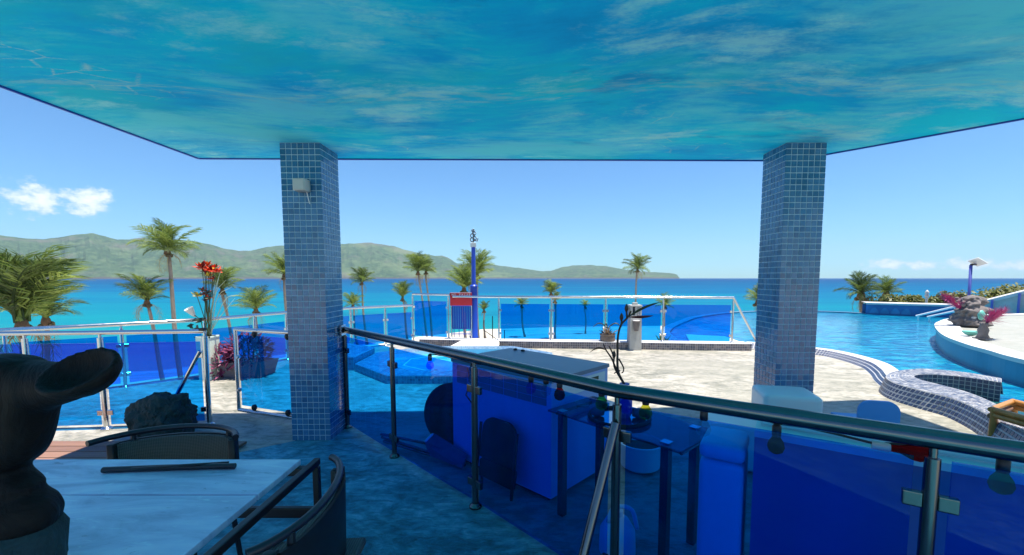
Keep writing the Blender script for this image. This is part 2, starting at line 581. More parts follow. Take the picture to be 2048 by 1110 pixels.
def mural_mat():
    """hand-painted sea on the soffit: broad strokes of teal, turquoise and foam"""
    m, nt, out = new_mat('sea_mural')
    p = pos_tex(nt)
    wz = nt.node('ShaderNodeTexNoise', {'Scale': 0.45, 'Detail': 2.0})
    nt.l.new(p, wz.inputs['Vector'])
    warp = nt.node('ShaderNodeVectorMath', {0: wz.outputs['Color'], 1: (0.5, 0.5, 0.5)}, operation='SUBTRACT')
    warp2 = nt.node('ShaderNodeVectorMath', {0: warp.outputs[0]}, operation='SCALE')
    warp2.inputs['Scale'].default_value = 0.9
    pw = nt.node('ShaderNodeVectorMath', {0: p, 1: warp2.outputs[0]}, operation='ADD').outputs[0]
    fine = nt.noise(nt.mapping(p, (1, 2.0, 1), (0, 0, 0.2)), 38, 5, 0.72)
    brush = nt.noise(nt.mapping(pw, (1.6, 7.0, 1), (0, 0, 0.16)), 2.6, 8, 0.66)
    brush2 = nt.noise(nt.mapping(pw, (1.6, 6.0, 1), (0, 0, -0.6), (4, 1, 0)), 2.6, 8, 0.66)
    tear = nt.math('ADD', nt.math('MULTIPLY', brush, 0.75), nt.math('MULTIPLY', fine, 0.25))
    tear2 = nt.math('ADD', nt.math('MULTIPLY', brush2, 0.65), nt.math('MULTIPLY', fine, 0.35))
    st1 = brush
    st2 = brush2
    big = nt.noise(nt.mapping(pw, (0.7, 1.25, 1), (0, 0, 0.2)), 0.95, 7, 0.58)
    big = nt.math('ADD', nt.math('MULTIPLY', big, 0.75), nt.math('MULTIPLY', tear, 0.25))
    c = nt.ramp(big, [(0.38, (0.0, 0.44, 0.88)), (0.46, (0.0, 0.54, 0.98)), (0.53, (0.0, 0.66, 1.0)), (0.62, (0.0, 0.78, 1.0))])
    # green-teal glazes
    gz = nt.noise(nt.mapping(pw, (0.7, 1.3, 1), (0, 0, 0.7), (3, 5, 0)), 0.8, 6, 0.6)
    c = nt.mix(nt.math('MULTIPLY', smooth(nt, gz, 0.48, 0.66), 0.6), c, (0.02, 0.70, 0.80))
    # dark strokes
    dk = nt.noise(nt.mapping(pw, (0.7, 1.7, 1), (0, 0, 0.35), (7, 2, 0)), 1.15, 7, 0.6)
    dk = nt.math('ADD', nt.math('MULTIPLY', dk, 0.8), nt.math('MULTIPLY', tear2, 0.2))
    c = nt.mix(nt.math('MULTIPLY', smooth(nt, dk, 0.555, 0.64), 0.7), c, (0.0, 0.34, 0.74))
    # broad cloudy pale patches, dragged dry
    p1_ = nt.noise(nt.mapping(pw, (0.8, 1.5, 1), (0, 0, 0.12), (1.5, 8, 0)), 0.9, 6, 0.58)
    f1 = smooth(nt, nt.math('ADD', nt.math('MULTIPLY', p1_, 0.76), nt.math('MULTIPLY', tear, 0.24)), 0.46, 0.60)
    c = nt.mix(nt.math('MULTIPLY', f1, 0.6), c, (0.22, 0.92, 1.0))
    p2_ = nt.noise(nt.mapping(pw, (0.9, 1.9, 1), (0, 0, -0.55), (9, 3, 0)), 1.2, 6, 0.58)
    f2 = smooth(nt, nt.math('ADD', nt.math('MULTIPLY', p2_, 0.72), nt.math('MULTIPLY', tear2, 0.28)), 0.51, 0.63)
    c = nt.mix(nt.math('MULTIPLY', f2, 0.7), c, (0.46, 0.98, 1.0))
    # foam nets over the dark water
    vo = nt.node('ShaderNodeTexVoronoi', {'Scale': 4.2}, feature='DISTANCE_TO_EDGE')
    nt.l.new(nt.mapping(pw, (0.8, 1.7, 1)), vo.inputs['Vector'])
    net = nt.math('SUBTRACT', 1.0, smooth(nt, vo.outputs['Distance'], 0.0, 0.045))
    pch = nt.noise(nt.mapping(p, (1, 1, 1), (0, 0, 0), (2.2, 7.3, 0)), 0.75, 4, 0.6)
    net = nt.math('MULTIPLY', net, smooth(nt, pch, 0.60, 0.68))
    net = nt.math('MULTIPLY', net, smooth(nt, fine, 0.35, 0.6))
    c = nt.mix(nt.math('MULTIPLY', net, 0.7), c, (0.55, 0.85, 0.85))
    # a few thin wave crests
    sp = nt.node('ShaderNodeSeparateXYZ')
    nt.l.new(pw, sp.inputs[0])
    cr = nt.math('SINE', nt.math('ADD', nt.math('MULTIPLY', sp.outputs[1], 2.6), nt.math('MULTIPLY', st1, 1.2)))
    crest = nt.math('MULTIPLY', smooth(nt, cr, 0.965, 0.999), smooth(nt, st2, 0.42, 0.6))
    c = nt.mix(nt.math('MULTIPLY', crest, 0.4), c, (0.45, 0.8, 0.8))
    b = principled(nt, out, Base_Color=c, Roughness=0.75, Specular_IOR_Level=0.08)
    bump(nt, b, nt.math('ADD', fine, nt.math('MULTIPLY', st1, 0.6)), 0.12, 0.006)
    return m


mural_mat()


def water_mat(name, deep, light, scale, rough=0.06, stretch=(1, 2.6, 1), bmp=0.35, bd=0.05):
    m, nt, out = new_mat(name)
    p = pos_tex(nt)
    pm = nt.mapping(p, stretch, (0, 0, 0.12))
    n1 = nt.noise(pm, scale, 4, 0.55, 0.6)
    n2 = nt.noise(pm, scale * 3.1, 3, 0.5, 0.3)
    h = nt.math('ADD', n1, nt.math('MULTIPLY', n2, 0.35))
    c = nt.ramp(h, [(0.55, deep), (0.80, light)])  # ripple highlights put into the colour, lighter where the waves rise
    b = principled(nt, out, Base_Color=c, Roughness=rough, Specular_IOR_Level=0.5)
    bump(nt, b, h, bmp, bd)
    return m


water_mat('pool_water', (0.0, 0.12, 0.29), (0.01, 0.31, 0.45), 2.4, 0.05, (0.9, 1.5, 1), 0.6, 0.09)
water_mat('spa_water', (0.0, 0.26, 0.48), (0.02, 0.42, 0.56), 1.1, 0.05)
water_mat('spa_water_green', (0.005, 0.05, 0.06), (0.02, 0.12, 0.12), 3, 0.06)


def sea_mat():
    m, nt, out = new_mat('sea_water')
    p = pos_tex(nt)
    sp = nt.node('ShaderNodeSeparateXYZ')
    nt.l.new(p, sp.inputs[0])
    # depth of the bay grows away from the beach: sand-bright shallows to deep blue
    wob = nt.noise(nt.mapping(p, (0.0025, 0.012, 1)), 1.0, 6, 0.6, 0.8)
    lg = nt.math('LOGARITHM', nt.math('MAXIMUM', nt.math('ADD', sp.outputs[1], nt.math('MULTIPLY', sp.outputs[0], 0.1)), 20.0), 10.0)
    lgw = nt.math('ADD', lg, nt.math('MULTIPLY', nt.math('SUBTRACT', wob, 0.5), 0.75))
    t = nt.math('DIVIDE', nt.math('SUBTRACT', lgw, 1.6), 2.2)
    c = nt.ramp(t, [(0.0, (0.02, 0.22, 0.21)), (0.15, (0.0, 0.175, 0.225)), (0.29, (0.0, 0.145, 0.23)), (0.42, (0.0, 0.10, 0.215)),
                    (0.58, (0.0, 0.068, 0.175)), (0.78, (0.0, 0.045, 0.15))])
    stk = nt.noise(nt.mapping(p, (0.006, 0.05, 1)), 1.0, 5, 0.65, 0.6)
    c = nt.mix(nt.math('MULTIPLY', smooth(nt, stk, 0.54, 0.72), 0.6), c, (0.0, 0.22, 0.24))
    c = nt.mix(nt.math('MULTIPLY', smooth(nt, stk, 0.46, 0.30), 0.6), c, (0.0, 0.075, 0.165))
    n1 = nt.noise(nt.mapping(p, (0.25, 0.6, 1)), 1.0, 5, 0.6)
    b = principled(nt, out, Base_Color=c, Roughness=0.5, Specular_IOR_Level=0.06)
    bump(nt, b, n1, 0.25, 0.5)
    return m


sea_mat()


def sand_mat():
    m, nt, out = new_mat('beach_sand')
    p = pos_tex(nt)
    n = nt.noise(nt.mapping(p, (0.25, 0.9, 1)), 0.5, 7, 0.65)
    c = nt.ramp(n, [(0.3, (0.36, 0.33, 0.26)), (0.5, (0.52, 0.47, 0.38)), (0.7, (0.62, 0.57, 0.48))])
    b = principled(nt, out, Base_Color=c, Roughness=0.95, Specular_IOR_Level=0.1)
    bump(nt, b, n, 0.4, 0.2)
    return m


sand_mat()


def hill_mat():
    m, nt, out = new_mat('hill_forest')
    p = pos_tex(nt)
    n1 = nt.noise(p, 0.0021, 8, 0.65, 0.6)
    n2 = nt.noise(p, 0.012, 6, 0.7)
    n3 = nt.noise(nt.mapping(p, (1, 1, 3), (0, 0, 0), (900, 50, 0)), 0.001, 4, 0.6)
    c = nt.ramp(n2, [(0.36, (0.022, 0.05, 0.022)), (0.5, (0.05, 0.095, 0.036)), (0.64, (0.10, 0.145, 0.06))])
    c = nt.mix(smooth(nt, n1, 0.5, 0.66), c, nt.mix(n2, (0.07, 0.075, 0.055), (0.15, 0.14, 0.10)))
    c = nt.mix(nt.math('MULTIPLY', smooth(nt, n3, 0.52, 0.68), 0.5), c, (0.16, 0.2, 0.08))
    sp = nt.node('ShaderNodeSeparateXYZ')
    nt.l.new(p, sp.inputs[0])
    shore = nt.math('ADD', sp.outputs[2], nt.math('MULTIPLY', n2, 24))
    c = nt.mix(smooth(nt, shore, 30, 12), c, (0.075, 0.065, 0.06))
    b = principled(nt, out, Base_Color=c, Roughness=0.95, Specular_IOR_Level=0.05)
    bump(nt, b, n2, 0.6, 40)
    return m


hill_mat()


def leaf_mat(name, ca, cb, trans=0.35, rough=0.5):
    m, nt, out = new_mat(name)
    g = nt.node('ShaderNodeNewGeometry')
    oi = nt.node('ShaderNodeObjectInfo')
    rnd = nt.math('FRACT', nt.math('ADD', g.outputs['Random Per Island'], nt.math('MULTIPLY', oi.outputs['Random'], 3.7)))
    c = nt.mix(rnd, ca, cb)
    b = nt.node('ShaderNodeBsdfPrincipled', {'Base Color': c, 'Roughness': rough, 'Specular IOR Level': 0.4})
    t = nt.node('ShaderNodeBsdfTranslucent', {'Color': c})
    mx = nt.node('ShaderNodeMixShader', {0: trans, 1: b.outputs[0], 2: t.outputs[0]})
    nt.l.new(mx.outputs[0], out.inputs[0])
    return m


leaf_mat('palm_leaf', (0.08, 0.15, 0.02), (0.33, 0.40, 0.09))
leaf_mat('palm_leaf_dark', (0.025, 0.055, 0.012), (0.13, 0.18, 0.04))
leaf_mat('palm_leaf_dry', (0.30, 0.2, 0.08), (0.42, 0.33, 0.15), 0.25)
leaf_mat('bush_leaf', (0.09, 0.13, 0.025), (0.24, 0.22, 0.06), 0.3)
leaf_mat('purple_leaf', (0.16, 0.025, 0.075), (0.42, 0.11, 0.22), 0.2)
simple('palm_bark', (0.27, 0.22, 0.18), 0.9, 0.0, 0.35, 3.5, 0.6)


def wood_mat(name, a, bcol, sc=1.0):
    m, nt, out = new_mat(name)
    p = pos_tex(nt)
    oi = nt.node('ShaderNodeObjectInfo')
    n = nt.noise(nt.mapping(p, (1.2, 14, 6)), 2.2 * sc, 6, 0.6, 0.5)
    c = nt.mix(n, a, bcol)
    k = nt.node('ShaderNodeVectorMath', {0: c}, operation='SCALE')
    nt.put(k.inputs['Scale'], nt.math('ADD', nt.math('MULTIPLY', oi.outputs['Random'], 0.4), 0.8))
    b = principled(nt, out, Base_Color=k.outputs[0], Roughness=0.6)
    bump(nt, b, n, 0.3, 0.005)
    return m


wood_mat('plank_wood', (0.16, 0.08, 0.05), (0.36, 0.2, 0.13))


def slab_mat():
    """pale blue-grey slate-look table slabs with drawn-out veins"""
    m, nt, out = new_mat('table_slate')
    p = pos_tex(nt)
    pm = nt.mapping(p, (0.9, 3.0, 1), (0, 0, 0.12))
    n1 = nt.noise(pm, 2.6, 8, 0.62, 1.0)
    n2 = nt.noise(nt.mapping(p, (1, 3.4, 1), (0, 0, 0.22)), 9, 8, 0.7, 0.8)
    c = nt.ramp(n1, [(0.38, (0.46, 0.48, 0.62)), (0.5, (0.66, 0.66, 0.82)), (0.62, (0.80, 0.79, 0.9))])
    c = nt.mix(nt.math('MULTIPLY', smooth(nt, n2, 0.56, 0.68), 0.7), c, (0.88, 0.92, 0.97))
    c = nt.mix(nt.math('MULTIPLY', smooth(nt, n2, 0.40, 0.30), 0.7), c, (0.14, 0.18, 0.28))
    b = principled(nt, out, Base_Color=c, Roughness=nt.math('ADD', nt.math('MULTIPLY', n2, 0.2), 0.33))
    bump(nt, b, n2, 0.25, 0.006)
    return m


slab_mat()


def weave_mat():
    m, nt, out = new_mat('woven_mesh')
    sp = nt.node('ShaderNodeSeparateXYZ')
    nt.l.new(nt.node('ShaderNodeTexCoord').outputs['Object'], sp.inputs[0])
    u = nt.math('ADD', sp.outputs[0], nt.math('MULTIPLY', sp.outputs[1], 0.6))
    v = nt.math('ADD', sp.outputs[2], nt.math('MULTIPLY', sp.outputs[1], 0.8))
    a = nt.math('SINE', nt.math('MULTIPLY', nt.math('ADD', u, v), 420.0))
    b_ = nt.math('SINE', nt.math('MULTIPLY', nt.math('SUBTRACT', u, v), 420.0))
    h = nt.math('ADD', nt.math('MULTIPLY', nt.math('MULTIPLY', a, b_), 0.5), 0.5)
    c = nt.mix(h, (0.02, 0.022, 0.02), (0.15, 0.14, 0.115))
    b = principled(nt, out, Base_Color=c, Roughness=0.55)
    bump(nt, b, h, 0.6, 0.004)
    return m


weave_mat()


def statue_mat():
    m, nt, out = new_mat('carved_wood')
    p = pos_tex(nt)
    n = nt.noise(nt.mapping(p, (1, 1, 0.4)), 11, 7, 0.65, 0.8)
    c = nt.ramp(n, [(0.3, (0.003, 0.002, 0.002)), (0.55, (0.009, 0.006, 0.0045)), (0.75, (0.028, 0.018, 0.012))])
    b = principled(nt, out, Base_Color=c, Specular_IOR_Level=0.2, Roughness=nt.math('ADD', nt.math('MULTIPLY', n, 0.4), 0.4))
    bump(nt, b, n, 0.6, 0.03)
    return m


statue_mat()
M = MATS



simple('dark_rock', (0.008, 0.032, 0.034), 0.75, 0.0, 0.7, 10, 0.8)
# ================================================================== THE SETTING
SEA_Z = -8.6
# sea
o = MB().add([(-20000, 20, SEA_Z), (20000, 20, SEA_Z), (20000, 14000, SEA_Z), (-20000, 14000, SEA_Z)], [(0, 1, 2, 3)]).build('sea', M['sea_water'])
structure(o)
# beach and the low ground round the terrace: one sheet from behind the house to the waterline, dipping under the sea
mb = MB()
shore = [(-900, 30), (-160, 34), (-60, 40), (-40, 45), (-27, 60), (-19, 70), (-8, 82), (8, 86), (30, 88), (60, 92), (140, 96), (900, 120)]
ys = [-600, -60, 0, 0.4, 0.75, 0.93, 1.0, 1.06]
rows = []
for t in (0, 1, 2, 3, 4, 5):
    row = []
    for x, y in shore:
        if t == 0:
            row.append((x, -600, -8.0))
        elif t == 1:
            row.append((x, -20, -8.0))
        elif t == 2:
            row.append((x, y * 0.5, -7.95))
        elif t == 3:
            row.append((x, y * 0.85, -8.1))
        elif t == 4:
            row.append((x, y, -8.57))
        else:
            row.append((x, y + 14, -9.4))
    rows.append(row)
for a, b in zip(rows, rows[1:]):
    mb.ribbon(a, b)
structure(mb.build('ground', M['beach_sand'], smooth_=True))

# hills across the bay
sil = [(-900, 500), (-500, 488), (-300, 478), (-150, 470), (0, 470), (30, 474), (60, 478), (90, 479), (125, 476), (160, 470), (190, 467), (215, 473), (240, 480), (265, 479),
       (290, 476), (330, 478), (365, 480), (400, 484), (430, 491), (450, 497), (480, 502), (505, 502), (530, 496), (560, 492), (600, 491), (640, 489),
       (690, 488), (740, 486), (765, 489), (790, 493), (815, 501), (840, 507), (870, 512), (885, 511), (900, 517), (912, 526), (930, 531), (945, 540), (960, 556)]
sil2 = [(860, 556), (880, 545), (905, 535), (930, 531), (960, 529), (985, 529), (1010, 533), (1050, 537), (1085, 543), (1105, 541), (1120, 535), (1145, 531), (1180, 530), (1215, 533), (1250, 539),
        (1280, 543), (1300, 544), (1320, 545), (1340, 546), (1352, 548), (1357, 552), (1359, 556.5)]


def lerp_sil(s, px):
    for (a, ya), (b, yb) in zip(s, s[1:]):
        if a <= px <= b:
            return ya + (yb - ya) * (px - a) / (b - a)
    return s[0][1] if px < s[0][0] else s[-1][1]


def make_hills(name, sil, dist, seed, step=5, nr=26):
    x0, x1 = sil[0][0], sil[-1][0]
    n = int((x1 - x0) / step)
    mb = MB()
    grid = []
    for i in range(n + 1):
        px = x0 + (x1 - x0) * i / n
        r = _ray(px, HORZ)
        hd = Vector((r.x, r.y, 0))
        rough = (mnoise.noise(Vector((px * 0.09, seed, 0.3))) * 1.0 + mnoise.noise(Vector((px * 0.3, seed, 4.3))) * 0.5)
        py = lerp_sil(sil, px) + rough * 0.9
        up = max((HORZ - py) / FOC, 0.0) / hd.length          # rise per metre of range
        col = []
        for j in range(nr + 1):
            s = j / nr
            dr = dist * (0.80 + 0.32 * s)
            if s <= 0.62:
                k = (s / 0.62)
                base = k ** 0.85
                hgt = up * dist * base
                g = mnoise.noise(Vector((px * 0.020, s * 2.2, seed))) + 0.6 * mnoise.noise(Vector((px * 0.055, s * 4.0, seed + 5))) + 0.35 * mnoise.noise(Vector((px * 0.14, s * 9.0, seed + 9)))
                hgt += up * dist * 0.13 * g * math.sin(PI * min(k, 1.0))
                hgt = min(hgt, up * dr * 0.985)
                hgt = max(hgt, 0) + EYE * k
            else:
                hgt = up * dist * max(0, 1 - ((s - 0.62) / 0.38) ** 1.4) + EYE
            if abs(s - 0.62) < 0.5 / nr:
                hgt = up * dr + EYE
            p = hd.normalized() * dr
            col.append(Vector((p.x, p.y, SEA_Z - 2 + (hgt + 10.6) if j else SEA_Z - 4)))
        grid.append(col)
    for i in range(n):
        mb.ribbon(grid[i + 1], grid[i])
    return structure(mb.build(name, M['hill_forest'], smooth_=True))


make_hills('hills', sil, 8400, 1.3)
make_hills('headland', sil2, 9600, 8.1)

# ------------------------------------------------------------------ terrace platform: deck, pool, house floor
FP = [(-7.9, 3.9), (-6.3, 5.07), (-5.73, 5.5), (-4.87, 6.4), (-4.34, 7.68), (-3.61, 8.8), (-2.55, 9.75)]     # foot of the far left railing
KP = [(-2.30, 9.28), (-0.5, 9.02), (0.6, 8.93), (2.35, 8.82), (3.6, 8.68), (4.75, 8.62)]                         # kerb under the far railing
pool_near = [(4.98, 9.25), (5.4, 8.95), (6.0, 8.39), (6.16, 7.81), (6.05, 7.01), (5.75, 6.4), (5.45, 5.95), (5.25, 5.6)]
deck = [(-14, -10), (16, -10), (16, 1.6), (9.0, 2.2), (7.0, 2.9), (5.9, 3.5), (5.35, 4.2), (5.35, 5.2)] + pool_near[::-1] + \
       [(4.75, 9.0), (3.6, 9.05), (2.35, 9.2), (0.6, 9.3), (-0.5, 9.4), (-2.0, 9.95), (-2.6, 10.0)] + [(x - 0.12, y + 0.1) for x, y in FP[:-1][::-1]] + [(-10.5, 2.0), (-14, -2)]
structure(MB().prism(deck, -8.3, 0.0).build('pool_deck', M['deck_stone']))
# ledge a step down outside the left railing
ledge = [(x - 0.15, y + 0.12) for x, y in FP] + [(x - 0.55, y + 0.62) for x, y in FP][::-1]
structure(MB().prism(ledge, -8.2, -0.12).build('terrace_ledge', M['deck_stone']))
# floor under the roof: deck stone with blue-green shade put into its colour
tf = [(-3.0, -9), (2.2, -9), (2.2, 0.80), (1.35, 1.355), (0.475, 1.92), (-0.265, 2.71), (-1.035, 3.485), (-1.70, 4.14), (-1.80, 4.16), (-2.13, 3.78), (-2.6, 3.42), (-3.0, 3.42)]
structure(MB().prism(tf, -0.02, 0.004).build('terrace_floor', M['deck_stone_shaded']))

# pool water
pool_far = [(4.6, 9.75), (3.94, 10.1), (4.05, 11.2), (4.24, 12.0), (4.85, 13.3), (5.7, 14.7), (7.0, 16.6), (8.9, 18.4), (10.2, 19.2), (12.2, 19.6), (13.9, 19.45), (14.7, 18.9), (15.0, 18.3)]
water = [(16, 1.7), (9.0, 2.3), (7.0, 3.0), (5.9, 3.6), (5.4, 4.3)] + [(5.4, 5.2)] + pool_near[::-1] + pool_far + [(15.1, 17.9), (16.5, 16.9), (24, 13.6), (26, 8), (24, 1.7)]
wp = MB().prism(water, -1.4, -0.07).build('pool_water', M['pool_water'])
structure(wp)
# infinity-edge wall on the sea side
A = spline([(x, y, 0) for x, y in pool_far], 60)
out_ = []
for i, p in enumerate(A):
    t = (A[min(i + 1, 59)] - A[max(i - 1, 0)]).normalized()
    out_.append(p + Vector((-t.y, t.x, 0)) * 0.28)
pe = thing('pool_edge_wall', 'curved blue infinity edge wall on the sea side of the pool', 'wall', (4.0, 11.0, 0))
mb = MB()
top_i = [Vector((p.x, p.y, -0.035)) for p in A]
top_o = [Vector((p.x, p.y, -0.035)) for p in out_]
mb.ribbon(top_i, top_o)
mb.ribbon(top_o, [Vector((p.x, p.y, -8.2)) for p in out_])
mb.ribbon([Vector((p.x, p.y, -1.2)) for p in A], top_i)
mb.build('wall', M['pool_wall'], pe)
tb = MB()
tile_strip(tb, [p + Vector((0, 0, 0.002)) for p in top_i], [p + Vector((0, 0, 0.002)) for p in top_o], 0.07)
tb.build('edge_tile_field', M['spa_tile'], pe, kind='stuff')
# pale entry shelf just under the water at the near left corner of the pool
shelf = [oz(1372, 668, -0.05), oz(1450, 672, -0.05), oz(1500, 690, -0.05), oz(1440, 692, -0.05), oz(1380, 684, -0.05)]
o = MB().prism([(p.x, p.y) for p in shelf], -0.3, -0.055).build('pool_shelf', M['white_plaster'])
structure(o)

# mosaic pool kerb on the near side (tiles slope up from the deck to a pale coping)
pk = thing('pool_kerb', 'low mosaic kerb between the beige deck and the pool', 'kerb', (6.0, 7.8, 0))
near = spline([(x, y, 0) for x, y in pool_near], 50)
offs = []
for i, p in enumerate(near):
    t = (near[min(i + 1, 49)] - near[max(i - 1, 0)]).normalized()
    offs.append(Vector((t.y, -t.x, 0)))                 # towards the deck
base = [p + n * 0.30 for p, n in zip(near, offs)]
to = [p + n * 0.16 + Vector((0, 0, 0.10)) for p, n in zip(near, offs)]
ti = [p - n * 0.04 + Vector((0, 0, 0.10)) for p, n in zip(near, offs)]
mb = MB()
mb.ribbon(base, to)
mb.ribbon(to, ti)
mb.ribbon(ti, [p + Vector((0, 0, -0.8)) for p in ti])
mb.build('coping', M['grout_white'], pk)
tb = MB()
tile_strip(tb, base, to, 0.055, 0.26, out=Vector((0, 0, 1)))

tb.build('kerb_tile_field', M['navy_tile'], pk, kind='stuff')

# kidney-shaped spa with a mosaic rim at the pool corner
sp_ = thing('mosaic_spa_wall', 'kidney shaped spa wall in black and white mosaic at the pool corner', 'spa', oz(1800, 790, 0))
ZT = 0.2
outer = spline([oz(2003, 757, ZT), oz(1930, 745, ZT), oz(1850, 738, ZT), oz(1795, 742, ZT), oz(1772, 752, ZT), oz(1790, 766, ZT), oz(1850, 783, ZT), oz(1905, 797, ZT), oz(1955, 818, ZT), oz(2010, 850, ZT), oz(2060, 880, ZT)], 90)
inner = spline([oz(2003, 765, ZT), oz(1930, 754, ZT), oz(1870, 749, ZT), oz(1838, 749, ZT), oz(1828, 753, ZT), oz(1842, 760, ZT), oz(1885, 771, ZT), oz(1930, 783, ZT), oz(1972, 799, ZT), oz(2025, 825, ZT), oz(2075, 850, ZT)], 90)
foot = []
for i, p in enumerate(outer):
    t = (outer[min(i + 1, 89)] - outer[max(i - 1, 0)]).normalized()
    nn = Vector((t.y, -t.x, 0))
    if nn.dot(p - inner[i]) < 0:
        nn = -nn
    foot.append(Vector((p.x, p.y, -0.02)) + nn * 0.07)
mb = MB()
mb.ribbon(foot, outer)
mb.ribbon(outer, inner)
mb.ribbon(inner, [Vector((p.x, p.y, -0.5)) for p in inner])
mb.add([outer[0], inner[0], inner[0] - Vector((0, 0, 0.7)), outer[0] - Vector((0, 0, 0.7))], [(0, 1, 2, 3)])
mb.build('wall', M['grout_white'], sp_)
tb = MB()
up = Vector((0, 0, 0.001))


def facing(A, B, want):
    n = (A[len(A) // 2 + 1] - A[len(A) // 2]).cross(B[len(A) // 2] - A[len(A) // 2])
    return (A, B) if n.dot(want) > 0 else (B, A)


scen = sum(inner, Vector()) / 90
scen.z = 0
away = lambda c: Vector((c.x - scen.x, c.y - scen.y, 0.0))
tile_strip(tb, [p + up for p in outer], [p + up for p in inner], 0.05, 0.18, out=Vector((0, 0, 1)))
tb.build('rim_tile_field', M['rim_tile'], sp_, kind='stuff')
tb = MB()
half = 46
tile_strip(tb, foot, outer, 0.055, 0.28, out=lambda c: Vector((-0.6, -0.2, 0.75)) if c.y < 5.6 else Vector((-.3, .6, .7)))
il = [Vector((p.x, p.y, -0.12)) for p in inner]
tile_strip(tb, il, inner, 0.055, 0.16, out=lambda c: Vector((5.5 - c.x, 4.6 - c.y, 0)))
tb.build('wall_tile_field', M['navy_tile'], sp_, kind='stuff')
iw = [(p.x, p.y) for p in inner] + [(p.x, p.y) for p in (inner[-1] + Vector((0.9, 0.5, 0)), inner[0] + Vector((0.5, -0.2, 0)))]
structure(MB().prism(iw, -0.3, -0.05).build('spa_water', M['spa_water_green']))

# island platform on the right of the pool
isl_edge = [(26, 15.2), (20, 14.6), (15, 13.6), (12.6, 12.3), (11.4, 11.4), (10.69, 10.78), (9.9, 9.95), (9.1, 9.04), (8.6, 8.4), (8.23, 7.83), (7.92, 7.3), (7.72, 6.86), (7.45, 6.35), (7.3, 5.8), (7.4, 5.0), (8.2, 4.2), (10, 3.6), (14, 3.4), (26, 3.4)]
E_ = spline([(x, y, 0) for x, y in isl_edge], 80)
isl = thing('island_platform', 'round raised island of pale stone standing in the pool', 'platform', (11, 8, 0))
MB().prism([(p.x, p.y) for p in E_], -1.3, 0.27).build('wall', M['pool_wall'], isl)
cen = Vector((14, 8, 0))
cop_o = [Vector((p.x, p.y, 0)) + (p - cen).normalized() * 0.04 for p in E_]
cop_i = [Vector((p.x, p.y, 0)) - (p - cen).normalized() * 0.42 for p in E_]
mb = MB()
mb.ribbon([p + Vector((0, 0, 0.325)) for p in cop_o], [p + Vector((0, 0, 0.325)) for p in cop_i])
mb.ribbon([p + Vector((0, 0, 0.26)) for p in cop_o], [p + Vector((0, 0, 0.325)) for p in cop_o])
mb.ribbon([p + Vector((0, 0, 0.325)) for p in cop_i], [p + Vector((0, 0, 0.26)) for p in cop_i])
mb.build('coping', M['white_plaster'], isl)
mb = MB()
mb.prism([(p.x, p.y) for p in cop_i], 0.2, 0.30)
mb.build('paving', M['island_stone'], isl)

# walls behind the pool
wl = thing('mural_wall', 'low blue wall painted with waves behind the far end of the pool', 'wall', (15, 17.5, 0))
base = [(15.0, 18.3), (16.4, 17.3), (19, 16.0), (25, 14.2)]
mb = MB()
mb.ribbon([(x, y, -0.6) for x, y in base], [(x, y, 0.36) for x, y in base])
mb.ribbon([(x + 0.25, y + 0.5, 0.36) for x, y in base], [(x + 0.25, y + 0.5, -6) for x, y in base])
mb.ribbon([(x, y, 0.36) for x, y in base], [(x + 0.25, y + 0.5, 0.36) for x, y in base])
mb.build('wall', M['mural_wall'], wl)
mb = MB()
mb.ribbon([(x - 0.05, y - 0.06, 0.365) for x, y in base], [(x - 0.05, y - 0.06, 0.44) for x, y in base])
mb.ribbon([(x - 0.05, y - 0.06, 0.44) for x, y in base], [(x + 0.5, y + 0.9, 0.44) for x, y in base])
mb.build('coping', M['white_plaster'], wl)
# painted wave panels stand a touch proud of the wall
for k in range(4):
    t0 = 0.08 + k * 0.2
    q = [Vector((15.0, 18.3, 0)).lerp(Vector((16.4, 17.3, 0)), t0 + u * 0.17) for u in [i / 8 for i in range(9)]]
    nr = Vector((-0.57, -0.82, 0))
    lo = [p + nr * 0.012 + Vector((0, 0, -0.02)) for p in q]
    hi = [p + nr * 0.012 + Vector((0, 0, 0.06 + 0.18 * math.sin(PI * i / 8))) for i, p in enumerate(q)]
    MB().ribbon(lo, hi).build('painted_wave', M['wave_paint'], wl)

rmp = thing('ramp_wall', 'white coped parapet rising to the right behind the pool', 'wall', (18, 15, 0))
a0, a1 = oy(1955, 605, 16.0), oy(2080, 574, 14.5)
mb = MB()
d = Vector((0.2, 0.3, 0))
mb.ribbon([a0, a1], [a0 + d, a1 + d])
mb.ribbon([Vector((a0.x, a0.y, a0.z - 0.12)), Vector((a1.x, a1.y, a1.z - 0.12))], [a0, a1])
mb.ribbon([a0 + d, a1 + d], [Vector((a0.x, a0.y, -1)) + d, Vector((a1.x, a1.y, -1)) + d])
mb.build('coping', M['white_plaster'], rmp)
mb = MB()
e = Vector((0.03, 0.05, 0))
mb.ribbon([Vector((a0.x, a0.y, -0.5)) + e, Vector((a1.x, a1.y, -0.5)) + e], [Vector((a0.x, a0.y, a0.z - 0.1)) + e, Vector((a1.x, a1.y, a1.z - 0.1)) + e])
mb.build('wall', M['cement'], rmp)
for px in (2040, 1985):
    t = (px - 1955) / 125
    p = a0.lerp(a1, t)
    MB().tube([(p.x - 0.05, p.y - 0.08, -0.1), (p.x - 0.05, p.y - 0.08, p.z - 0.03)], 0.035, 8).build('post', M['lamp_blue'], rmp)
